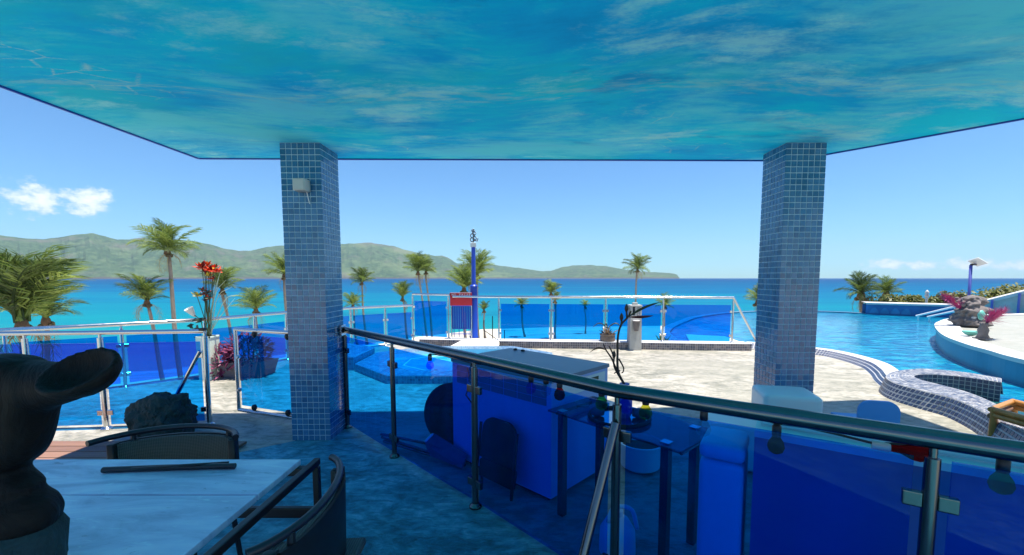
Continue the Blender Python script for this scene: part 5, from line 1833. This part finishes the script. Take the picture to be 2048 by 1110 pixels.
sm = body.modifiers.new('soften', 'SMOOTH')
sm.factor = 0.5
sm.iterations = 4
zb0 = oy(8, 1056, SY).z
bb = MB()
for r_, z in ((0.078, TZ + 0.001), (0.098, TZ + 0.03), (0.104, zb0 - 0.01), (0.09, zb0 + 0.012)):
    for k in range(26):
        a = 2 * PI * k / 26
        rr = r_ * (1 + 0.16 * mnoise.noise(Vector((math.cos(a) * 2.5, math.sin(a) * 2.5, z * 14))))
        bb.v.append(Vector((cxp + math.cos(a) * rr, SY + math.sin(a) * rr * 0.85, z)))
for i in range(3):
    for k in range(26):
        a = i * 26 + k
        b = i * 26 + (k + 1) % 26
        bb.f.append((a, b, b + 26, a + 26))
bb.f.append(tuple(78 + k for k in range(26)))
bb.build('stone_base', M['dark_rock'], sc_)

# boulder by the railing brace
q = oz(332, 874, 0)
bo = thing('boulder', 'rough dark green boulder on the floor in front of the left railing', 'boulder', (q.x, q.y, 0))
bm = bmesh.new()
bmesh.ops.create_icosphere(bm, subdivisions=5, radius=1)
for v in bm.verts:
    k = 1 + 0.2 * mnoise.noise(v.co * 1.6) + 0.16 * mnoise.noise(v.co * 3.3) + 0.12 * (abs(mnoise.noise(v.co * 9.0)) - 0.2) + 0.02 * mnoise.noise(v.co * 22)
    v.co = Vector((v.co.x * .265 * k, v.co.y * .22 * k, max(v.co.z * .25 * k, -0.175) + 0.175))
me = bpy.data.meshes.new('rock')
bm.to_mesh(me)
bm.free()
me.materials.append(M['dark_rock'])
inst('rock', me, bo)

# wooden duckboard at the left side of the terrace
db = thing('wooden_duckboard', 'reddish wooden duckboard in the sun left of the dining table', 'duckboard', (-3.9, 3.5, 0.004))
for k in range(6):
    y = 3.06 + k * 0.118
    MB().box((-3.95, y, 0.026), (2.9, 0.108, 0.022), 0, 0.004).build('plank', M['plank_wood'], db)
for x in (-5.2, -4.4, -3.4, -2.7):
    MB().box((x, 3.355, 0.0095), (0.06, 0.7, 0.01)).build('batten', M['plank_wood'], db)

# ================================================================== BEHIND THE DIAGONAL RAILING
# silver bar cabinet
A_, B_, C_, D_ = [Vector((x, y, 0)) for x, y in ((-0.58, 3.43), (0.19, 2.71), (0.66, 3.21), (-0.11, 3.93))]
cb = thing('bar_cabinet', 'large silver blue bar cabinet with a slate top behind the railing', 'cabinet', ((A_ + C_) / 2))
MB().prism([(p.x, p.y) for p in (A_, B_, C_, D_)], 0.03, 0.82).build('body', M['silver_cabinet'], cb)
MB().prism([(p.x + ((A_ + C_) / 2 - p).x * 0.06, p.y + ((A_ + C_) / 2 - p).y * 0.06) for p in (A_, B_, C_, D_)], 0.005, 0.03).build('plinth', M['black_plastic'], cb)
cen_ = (A_ + C_) / 2
MB().prism([(p.x - (cen_ - p).x * 0.02, p.y - (cen_ - p).y * 0.02) for p in (A_, B_, C_, D_)], 0.822, 0.85).build('top', M['slate_top'], cb)
nf_ = Vector((B_ - A_).cross(Vector((0, 0, 1)))).normalized()
for k in range(7):  # mosaic reflection on the cabinet front, modelled as a grid of thin panels
    a = A_.lerp(B_, 0.06 + k * 0.13)
    b = A_.lerp(B_, 0.06 + k * 0.13 + 0.12)
    nrm = nf_ * 0.004
    for j in range(3):
        z0_, z1_ = 0.66 + j * 0.05, 0.66 + j * 0.05 + 0.045
        MB().add([a + nrm + Vector((0, 0, z0_)), b + nrm + Vector((0, 0, z0_)), b + nrm + Vector((0, 0, z1_)), a + nrm + Vector((0, 0, z1_)),
                  a + Vector((0, 0, z0_)), b + Vector((0, 0, z0_)), b + Vector((0, 0, z1_)), a + Vector((0, 0, z1_))],
                 [(0, 1, 2, 3), (4, 5, 1, 0), (1, 5, 6, 2), (2, 6, 7, 3), (4, 0, 3, 7)]).build('mosaic_reflection', M['slate_top'], cb)
nr_ = Vector((C_ - B_).cross(Vector((0, 0, 1)))).normalized()
for t0, t1, z0_, z1_, mt_ in ((0.06, 0.94, 0.70, 0.80, 'white_plastic'), (0.62, 0.8, 0.73, 0.78, 'leaf_dark')):
    a, b = B_.lerp(C_, t0), B_.lerp(C_, t1)
    of = nr_ * (0.004 if mt_ == 'white_plastic' else 0.008)
    MB().add([a + of + Vector((0, 0, z0_)), b + of + Vector((0, 0, z0_)), b + of + Vector((0, 0, z1_)), a + of + Vector((0, 0, z1_))], [(0, 1, 2, 3)]).build('side_panel' if mt_ == 'white_plastic' else 'vent', M[mt_], cb)
for t in (0.1, 0.19):
    p = D_.lerp(C_, t) * 0.93 + A_.lerp(B_, t) * 0.07
    MB().lathe([(0.018, 0.0), (0.018, 0.012), (0.01, 0.016)], (p.x, p.y, 0.85), 12).build('knob', M['black_plastic'], cb)
cab_l = MB().tube([oy(935, 735, 3.2), oy(940, 765, 3.18), oy(932, 790, 3.18), oy(945, 808, 3.17)], 0.006, 6)
cab_l.build('cable', M['black_plastic'], cb)

# black hose reel leaning at the cabinet's left end
ce = Vector((oy(908, 845, 3.72).x, 3.72, 0.285))
hr = thing('hose_reel', 'large round black hose reel half hidden by the cabinet', 'hose reel', (ce.x, ce.y, 0))
fm = Matrix.Translation(ce) @ Vector((-0.35, -1, 0.12)).normalized().to_track_quat('Z', 'Y').to_matrix().to_4x4()


def disc(r0, r1, t, nm, off=0.0, mt_='rubber_black', par=hr):
    mb = MB().lathe([(r0, off), (r1, off), (r1, off + t), (r0, off + t), (r0, off)], (0, 0, 0), 40, cap=False)
    mb.v = [fm @ p for p in mb.v]
    return mb.build(nm, M[mt_], par, smooth_='auto')


disc(0.03, 0.278, 0.014, 'front_flange', 0.03)
disc(0.03, 0.278, 0.014, 'rear_flange', -0.10)
disc(0.262, 0.282, 0.022, 'rim', 0.026)
for k, r_ in enumerate((0.23, 0.19, 0.15, 0.11)):
    disc(r_ - 0.012, r_ + 0.004, 0.008, 'raised_ring', 0.045)
disc(0.02, 0.06, 0.16, 'hub', -0.10)
# folded deck chair on the floor
fc = thing('folded_deck_chair', 'folded deck chair with chrome bars lying behind the railing', 'deck chair', oz(830, 890, 0.0))
for (p0, p1, z0_, z1_) in (((762, 868), (850, 886), 0.10, 0.09), ((764, 874), (862, 905), 0.05, 0.06), ((768, 882), (930, 930), 0.03, 0.03)):
    MB().tube([oz(*p0, z0_), oz(*p1, z1_)], 0.013, 10).build('frame_bar', M['chrome_dark'], fc, smooth_='auto')
g4 = [oz(850, 882, 0.16), oz(868, 866, 0.2), oz(935, 908, 0.10), oz(925, 930, 0.05), oz(860, 905, 0.06)]
cn_ = sum(g4, Vector()) / 5
MB().add(g4 + [p - Vector((0, 0, 0.03)) for p in g4] + [cn_ + Vector((0, 0, -0.012))], [(0, 1, 10), (1, 2, 10), (2, 3, 10), (3, 4, 10), (4, 0, 10), (0, 5, 6, 1), (1, 6, 7, 2), (2, 7, 8, 3), (3, 8, 9, 4), (4, 9, 5, 0), (9, 8, 7, 6, 5)]).build('canvas', M['canvas_blue'], fc)
MB().tube([oz(866, 868, 0.2), oz(850, 884, 0.15)], 0.012, 8).build('cross_bar', M['chrome'], fc, smooth_='auto')

# black folding chair leaning on the cabinet
u_ = (B_ - A_).normalized()
bc = A_.lerp(B_, 0.62) + nf_ * 0.10
kc = thing('black_folding_chair', 'black round backed folding chair leaning on the cabinet front', 'folding chair', (bc.x, bc.y, 0))


def panel(w0, w1, z0_, z1_, off, nm, thick=0.02, rnd=0.1):
    outl = [(-w0 / 2, z0_), (w0 / 2, z0_)]
    for i in range(9):
        a = PI / 2 * i / 8
        outl.append((w1 / 2 - rnd + rnd * math.cos(a), z1_ - rnd + rnd * math.sin(a)))
    for i in range(9):
        a = PI / 2 + PI / 2 * i / 8
        outl.append((-w1 / 2 + rnd + rnd * math.cos(a), z1_ - rnd + rnd * math.sin(a)))
    f = [bc + u_ * x + Vector((0, 0, z)) + nf_ * (off - 0.12 * z) for x, z in outl]
    b = [p - nf_ * thick for p in f]
    n_ = len(f)
    mb = MB().add(f + b, [tuple(range(n_)), tuple(range(2 * n_ - 1, n_ - 1, -1))] + [(i, i + n_, (i + 1) % n_ + n_, (i + 1) % n_) for i in range(n_)])
    return mb.build(nm, M['black_plastic'], kc)


panel(0.36, 0.34, 0.2, 0.50, 0.05, 'backrest')
panel(0.34, 0.36, 0.06, 0.19, 0.045, 'seat', 0.03, 0.03)
for s in (-1, 1):
    a = bc + u_ * s * 0.185
    MB().tube([a + nf_ * 0.06 + Vector((0, 0, 0.005)), a + nf_ * 0.0 + Vector((0, 0, 0.45))], 0.011, 8).build('leg', M['black_metal'], kc)
    MB().tube([a * 1.0 + u_ * (-s * 0.03) + nf_ * 0.03 + Vector((0, 0, 0.005)), a + u_ * (-s * 0.03) - nf_ * 0.02 + Vector((0, 0, 0.42))], 0.010, 8).build('leg', M['black_metal'], kc)

# glass side table with steel legs
T1, T2 = Vector((0.16, 2.60, 0)), Vector((0.76, 1.95, 0))
tn = Vector((0.735, 0.678, 0))
T3, T4 = T2 + tn * 0.42, T1 + tn * 0.46
GZ = 0.68
gtb = thing('glass_table', 'dark glass side table with steel legs behind the railing', 'table', ((T1 + T3) / 2))
MB().prism([(p.x, p.y) for p in (T1, T2, T3, T4)], GZ - 0.012, GZ).build('glass_top', M['table_glass'], gtb)
for p, o2 in ((T1.lerp(T3, 0.1), 0), (T2.lerp(T4, 0.12), 0), (T3.lerp(T1, 0.12), 0), (T4.lerp(T2, 0.12), 0)):
    l_ = MB().box((p.x, p.y, (GZ - 0.013) / 2 + 0.004), (0.042, 0.042, GZ - 0.024), -0.82).build('leg', M['chrome_dark'], gtb)
    MB().box((p.x, p.y, GZ + 0.004), (0.05, 0.05, 0.006), -0.82).build('leg_cap', M['chrome'], l_)
for a, b in ((T1, T4), (T2, T3)):
    a2, b2 = a.lerp(b, 0.12) + (T1.lerp(T2, .5) - a) * 0.06, a.lerp(b, 0.88) + (T1.lerp(T2, .5) - a) * 0.06
    MB().tube([a2 + Vector((0, 0, GZ - 0.03)), b2 + Vector((0, 0, GZ - 0.03))], 0.01, 8).build('cross_rail', M['chrome_dark'], gtb)
tc_ = oz(1238, 838, GZ)
ty = thing('round_tray', 'round mirror tray with a black rim on the glass table', 'tray', (tc_.x, tc_.y, GZ))
MB().lathe([(0.165, 0.002), (0.165, 0.01)], (tc_.x, tc_.y, GZ), 36).build('mirror', M['chrome'], ty)
pts = [Vector((tc_.x + 0.172 * math.cos(a), tc_.y + 0.172 * math.sin(a), GZ + 0.014)) for a in [2 * PI * i / 36 for i in range(37)]]
MB().tube(pts, 0.013, 8, cap=False).build('rim', M['rubber_black'], ty, smooth_=True)
vp = Vector((oz(1252, 842, GZ).x, oz(1252, 842, GZ).y + 0.05, GZ + 0.01))
vs_ = thing('blue_vase', 'dark blue vase on the round tray holding dry branches', 'vase', vp)
MB().lathe([(0.035, 0.0), (0.048, 0.03), (0.046, 0.1), (0.03, 0.15), (0.024, 0.18), (0.03, 0.2), (0.022, 0.198)], vp, 18).build('body', M['blue_paint'], vs_, smooth_='auto')
br = thing('dry_branch', 'dark branching stalk with buds and red leaves in the blue vase', 'branch', vp + Vector((0, 0, 0.17)))
BY = vp.y
top = Vector((vp.x, vp.y, vp.z + 0.19))


def twig(pxs, r0, r1, nm='twig', mt_='dry_stem', start=None):
    pts = ([start] if start is not None else []) + [oy(px, py, BY) for px, py in pxs]
    pts = spline(pts, 4 * len(pts))
    n_ = len(pts)
    MB().tube(pts, [r0 + (r1 - r0) * i / (n_ - 1) for i in range(n_)], 7).build(nm, M[mt_], br, smooth_=True)


twig([(1236, 742), (1235, 700), (1236, 672), (1242, 650), (1256, 634), (1262, 622)], 0.008, 0.005, 'main_stem', start=top)
twig([(1232, 738), (1224, 718), (1212, 700), (1207, 688)], 0.008, 0.003, start=top)
twig([(1228, 712), (1222, 700), (1218, 692)], 0.006, 0.003)
twig([(1229, 735), (1228, 715), (1224, 706), (1230, 710)], 0.006, 0.003, start=top)
twig([(1238, 718), (1247, 735), (1246, 744), (1243, 746)], 0.005, 0.003)
twig([(1241, 654), (1243, 645), (1243, 638)], 0.006, 0.005)
twig([(1254, 636), (1253, 625), (1252, 616)], 0.006, 0.005)
twig([(1240, 741), (1233, 744), (1228, 747)], 0.005, 0.003)
for (px, py) in ((1243, 636), (1253, 618), (1228, 711)):
    c = oy(px, py, BY)
    MB().lathe([(0.004, -0.02), (0.012, 0.0), (0.01, 0.014), (0.002, 0.03)], c, 8).build('bud', M['dry_stem'], br, smooth_=True)


def blade_leaf(p0, p1, wd, mt_, bend=0.02):
    a, b = oy(*p0, BY), oy(*p1, BY - 0.1)
    n_ = 10
    ax_ = (b - a)
    sd = ax_.cross(Vector((0, 1, 0.3))).normalized()
    mb = MB()
    L_, R_, Cc = [], [], []
    for i in range(n_ + 1):
        t = i / n_
        c = a.lerp(b, t) + Vector((0, 0, bend * math.sin(PI * t)))
        w_ = wd * math.sin(PI * min(1, 0.06 + t * 0.94)) ** 0.8
        L_.append(c + sd * w_)
        R_.append(c - sd * w_)
        Cc.append(c + Vector((0, -0.25 * w_, -0.3 * w_)))
    mb.ribbon(L_, Cc).ribbon(Cc, R_)
    mb.build('leaf', M[mt_], br, smooth_=True)


blade_leaf((1256, 634), (1322, 604), 0.008, 'leaf_dark', 0.012)
blade_leaf((1258, 634), (1308, 631), 0.009, 'red_leaf', -0.004)
blade_leaf((1212, 700), (1178, 706), 0.006, 'dry_stem', 0.02)
pa = oz(1166, 812, GZ)
at_ = thing('glass_ashtray', 'small clear glass ashtray on the glass table', 'ashtray', (pa.x, pa.y, GZ))
MB().lathe([(0.04, 0.001), (0.05, 0.02), (0.054, 0.03), (0.046, 0.03), (0.038, 0.01), (0.005, 0.008)], (pa.x, pa.y, GZ), 20).build('dish', M['clear_glass'], at_, smooth_='auto')
for (px, py, lb) in ((1195, 832, 'smooth dark pebble on the left of the round tray'), (1278, 835, 'smooth dark pebble on the right of the round tray')):
    p = oz(px, py, GZ + 0.01)
    pb = thing('pebble', lb, 'pebble', p)
    MB().lathe([(0.01, 0.0), (0.03, 0.008), (0.034, 0.03), (0.02, 0.052), (0.004, 0.06)], p, 14, 1.3, 0.8).build('stone', M['stone_pot'], pb, smooth_=True)
p = oz(1280, 936, 0)
wpt = thing('white_pot', 'round white plastic pot on the floor under the glass table', 'pot', p)
MB().lathe([(0.11, 0.004), (0.15, 0.03), (0.165, 0.18), (0.175, 0.22), (0.16, 0.22), (0.15, 0.16)], p, 24).build('bowl', M['white_plastic'], wpt, smooth_='auto')
MB().lathe([(0.15, 0.17), (0.02, 0.19)], p, 18).build('soil', M['palm_fibre'], wpt)
p = Vector((0.52, 2.2, 0))
jg = thing('plastic_jug', 'pale plastic jug with a looped handle behind the railing post', 'jug', p)
MB().lathe([(0.09, 0.004), (0.10, 0.02), (0.095, 0.14), (0.06, 0.2), (0.03, 0.22), (0.03, 0.25), (0.02, 0.25)], p, 20).build('body', M['white_plastic'], jg, smooth_='auto')
MB().tube(spline([p + Vector((-0.06, -0.03, 0.2)), p + Vector((-0.03, -0.05, 0.29)), p + Vector((0.06, -0.05, 0.28)), p + Vector((0.1, -0.03, 0.16))], 14), 0.012, 8).build('handle', M['white_plastic'], jg, smooth_=True)

# white cool box and bar counter close behind the railing on the right
c0, c1 = Vector((0.775, 1.80, 0)), Vector((0.925, 1.705, 0))
d_ = Vector((0.55, 0.83, 0))
cbx = thing('cool_box', 'narrow white cool box with rounded lid between glass table and bar counter', 'cool box', (c0 + c1) / 2)
ctr = (c0 + c1) / 2 + d_ * 0.14
rz_ = math.atan2((c1 - c0).y, (c1 - c0).x)
MB().box((ctr.x, ctr.y, 0.36), ((c1 - c0).length, 0.27, 0.71), rz_, 0.03).build('body', M['white_plastic'], cbx, smooth_='auto')
MB().box((ctr.x, ctr.y, 0.755), ((c1 - c0).length + 0.006, 0.275, 0.07), rz_, 0.032).build('lid', M['white_plastic'], cbx, smooth_='auto')
k0, k1 = Vector((0.965, 1.70, 0)), Vector((2.35, 0.80, 0))
kd = Vector((0.545, 0.838, 0))
bcn = thing('bar_counter', 'long dark bar counter with a turquoise top behind the right end of the railing', 'bar counter', k0)
MB().prism([(p.x, p.y) for p in (k0, k1, k1 + kd * 0.3, k0 + kd * 0.3)], 0.006, 0.855).build('body', M['counter_front'], bcn)
MB().prism([(p.x, p.y) for p in (k0 - kd * 0.015, k1 - kd * 0.015, k1 + kd * 0.32, k0 + kd * 0.32)], 0.857, 0.885).build('top', M['counter_top'], bcn)
for off, z in ((0.06, 0.902), (0.2, 0.9)):
    MB().tube([k0 + kd * off + Vector((0.02, 0, z)), k1 + kd * off + Vector((0, 0, z))], 0.014, 8).build('light_tube', M['white_plastic'], bcn, smooth_='auto')

# white lounge seat before the right pillar, blue plastic chair
p = oz(1570, 800, 0.5)
ws = thing('white_lounge_seat', 'white low lounge seat in front of the right pillar', 'seat', (p.x, p.y, 0))
MB().box((p.x, p.y, 0.3), (0.42, 0.38, 0.56), -0.25, 0.04).build('back_block', M['white_plastic'], ws, smooth_='auto')
MB().box((p.x - 0.44, p.y - 0.08, 0.2), (0.46, 0.44, 0.36), -0.25, 0.04).build('seat_block', M['white_plastic'], ws, smooth_='auto')
p = oz(1760, 803, 0.62)
bch = thing('blue_chair', 'light blue plastic chair with a rounded back right of the right pillar', 'chair', (p.x, p.y, 0))
outl = [(-0.13, 0.42), (0.13, 0.42)]
for i in range(9):
    a = PI / 2 * i / 8
    outl.append((0.05 + 0.08 * math.cos(a), 0.54 + 0.08 * math.sin(a)))
for i in range(9):
    a = PI / 2 + PI / 2 * i / 8
    outl.append((-0.05 + 0.08 * math.cos(a), 0.54 + 0.08 * math.sin(a)))
f = [Vector((p.x + x * 0.97, p.y - x * 0.25, z)) for x, z in outl]
b = [q_ + Vector((0.01, 0.025, 0)) for q_ in f]
n_ = len(f)
MB().add(f + b, [tuple(range(n_)), tuple(range(2 * n_ - 1, n_ - 1, -1))] + [(i, i + n_, (i + 1) % n_ + n_, (i + 1) % n_) for i in range(n_)]).build('backrest', M['blue_chair'], bch)
MB().box((p.x + 0.05, p.y + 0.2, 0.4), (0.3, 0.34, 0.03), -0.25, 0.01).build('seat', M['blue_chair'], bch)
for sx in (-0.11, 0.11):
    for sy in (0.06, 0.34):
        MB().tube([(p.x + 0.05 + sx, p.y + sy - sx * .25, 0.0), (p.x + 0.05 + sx * .9, p.y + sy - sx * .25, 0.39)], 0.016, 8).build('leg', M['blue_chair'], bch)
# bamboo lounger in the sun
bmb = thing('bamboo_lounger', 'bamboo lounger frame on the deck at the right edge', 'lounger', (4.45, 3.4, 0))
for x, y1 in ((4.34, 3.80), (4.82, 4.05)):
    for z in (0.30, 0.25):
        MB().tube([(x, y1, z), (x + 0.004, (y1 + 2.4) / 2, z), (x, 2.4, z)], 0.026, 10).build('side_pole', M['bamboo'], bmb, smooth_='auto')
    for y in (y1 - 0.2, y1 - 0.55, y1 - 0.9):
        MB().lathe([(0.027, -0.008), (0.030, 0.0), (0.027, 0.008)], (x, y, 0.30), 10).build('node_ring', M['bamboo'], bmb)
MB().tube([(4.32, 3.79, 0.3), (4.84, 4.06, 0.3)], 0.024, 10).build('head_pole', M['bamboo'], bmb, smooth_='auto')
MB().tube([(4.32, 3.79, 0.24), (4.84, 4.06, 0.24)], 0.024, 10).build('head_pole', M['plank_wood'], bmb, smooth_='auto')
MB().tube([(4.32, 2.45, 0.3), (4.84, 2.45, 0.3)], 0.024, 10).build('foot_pole', M['bamboo'], bmb, smooth_='auto')
for x, y in ((4.34, 3.78), (4.82, 4.03), (4.34, 2.45), (4.82, 2.45)):
    MB().tube([(x, y, 0.005), (x, y, 0.32)], 0.027, 10).build('leg', M['bamboo'], bmb, smooth_='auto')
for y in (3.0, 2.75):
    MB().tube([(4.34, y, 0.3), (4.82, y, 0.3)], 0.018, 8).build('slat', M['bamboo'], bmb, smooth_='auto')

# ------------------------------------------------------------------ string of coloured bulbs under the dark handrail


def rail_pt(px, py, off):
    r_ = _ray(px, py)
    for (ax_, ay), (bx_, by) in zip(RP, RP[1:]):
        t_ = Vector((bx_ - ax_, by - ay, 0))
        nn = Vector((-t_.y, t_.x, 0)).normalized() * off
        A2 = Vector((ax_, ay, 0)) + nn
        # solve r*k = A2 + t*s in plan
        det = r_.x * (-t_.y) - (-t_.x) * r_.y
        if abs(det) < 1e-9:
            continue
        k = (A2.x * (-t_.y) + t_.x * A2.y) / det
        s = (r_.x * A2.y - r_.y * A2.x) / det
        if -0.02 <= s <= 1.02 and k > 0:
            return Vector((r_.x * k, r_.y * k, EYE + r_.z * k)), t_.normalized()
    return None, None


bulbs = [(1062, 776, 'blue', 0), (1092, 780, 'clear', 0), (1119, 788, 'red', 0), (1203, 806, 'green', 0), (1250, 812, 'blue', 0), (1291, 824, 'yellow', 0),
         (1407, 856, 'clear', 0), (1552, 890, 'red', 0), (1800, 902, 'red', 1), (2003, 966, 'green', 0), (945, 752, 'clear', 0), (860, 730, 'blue', 0)]
sl = thing('string_lights', 'string of coloured glass bulbs hanging below the dark handrail', 'string lights', (-0.3, 2.75, 0.93))
cpts = []
for px, py, colr, lying in sorted(bulbs):
    p, t_ = rail_pt(px, py, 0.05)
    if p is None:
        continue
    if lying:
        mb = MB().lathe([(0.012, 0.03), (0.014, 0.0), (0.028, -0.028), (0.031, -0.05), (0.022, -0.075), (0.004, -0.085)], (0, 0, 0), 16)
        mt = Matrix.Translation(p + Vector((0, 0, 0.006))) @ (-t_).to_track_quat('Z', 'Y').to_matrix().to_4x4()
        mb.v = [mt @ q_ for q_ in mb.v]
        bu = mb.build('bulb', M['bulb_' + colr], sl, smooth_=True)
        mb = MB().lathe([(0.015, 0.075), (0.016, 0.03), (0.014, 0.025)], (0, 0, 0), 12)
        mb.v = [mt @ q_ for q_ in mb.v]
        mb.build('socket', M['grey_plastic'], bu, smooth_='auto')
        cpts.append(p - t_ * 0.075 + Vector((0, 0, 0.012)))
        continue
    bu = MB().lathe([(0.012, 0.042), (0.015, 0.03), (0.026, 0.012), (0.030, -0.006), (0.024, -0.024), (0.010, -0.033), (0.002, -0.035)], p, 18).build('bulb', M['bulb_' + colr], sl, smooth_=True)
    MB().lathe([(0.014, 0.034), (0.016, 0.04), (0.016, 0.075), (0.008, 0.085)], p, 12).build('socket', M['black_plastic'], bu, smooth_='auto')
    cpts.append(p + Vector((0, 0, 0.085)))
full = []
for a, b in zip(cpts, cpts[1:]):
    full += [a, a.lerp(b, 0.33) + Vector((0, 0, 0.008)), a.lerp(b, 0.66) + Vector((0, 0, 0.006))]
full.append(cpts[-1])
MB().tube(full, 0.0045, 6).build('cable', M['black_plastic'], sl, smooth_=True)

# ------------------------------------------------------------------ thin sea haze over the bay
m, nt, out = new_mat('sea_haze')
pv = nt.node('ShaderNodeVolumePrincipled', {'Color': (0.66, 0.84, 1.0), 'Density': 4.2e-5, 'Anisotropy': 0.1})
nt.l.new(pv.outputs[0], out.inputs['Volume'])
hz = MB().box((0, 5200, 520), (40400, 18000, 1080)).build('haze', m)
hz['kind'] = 'stuff'
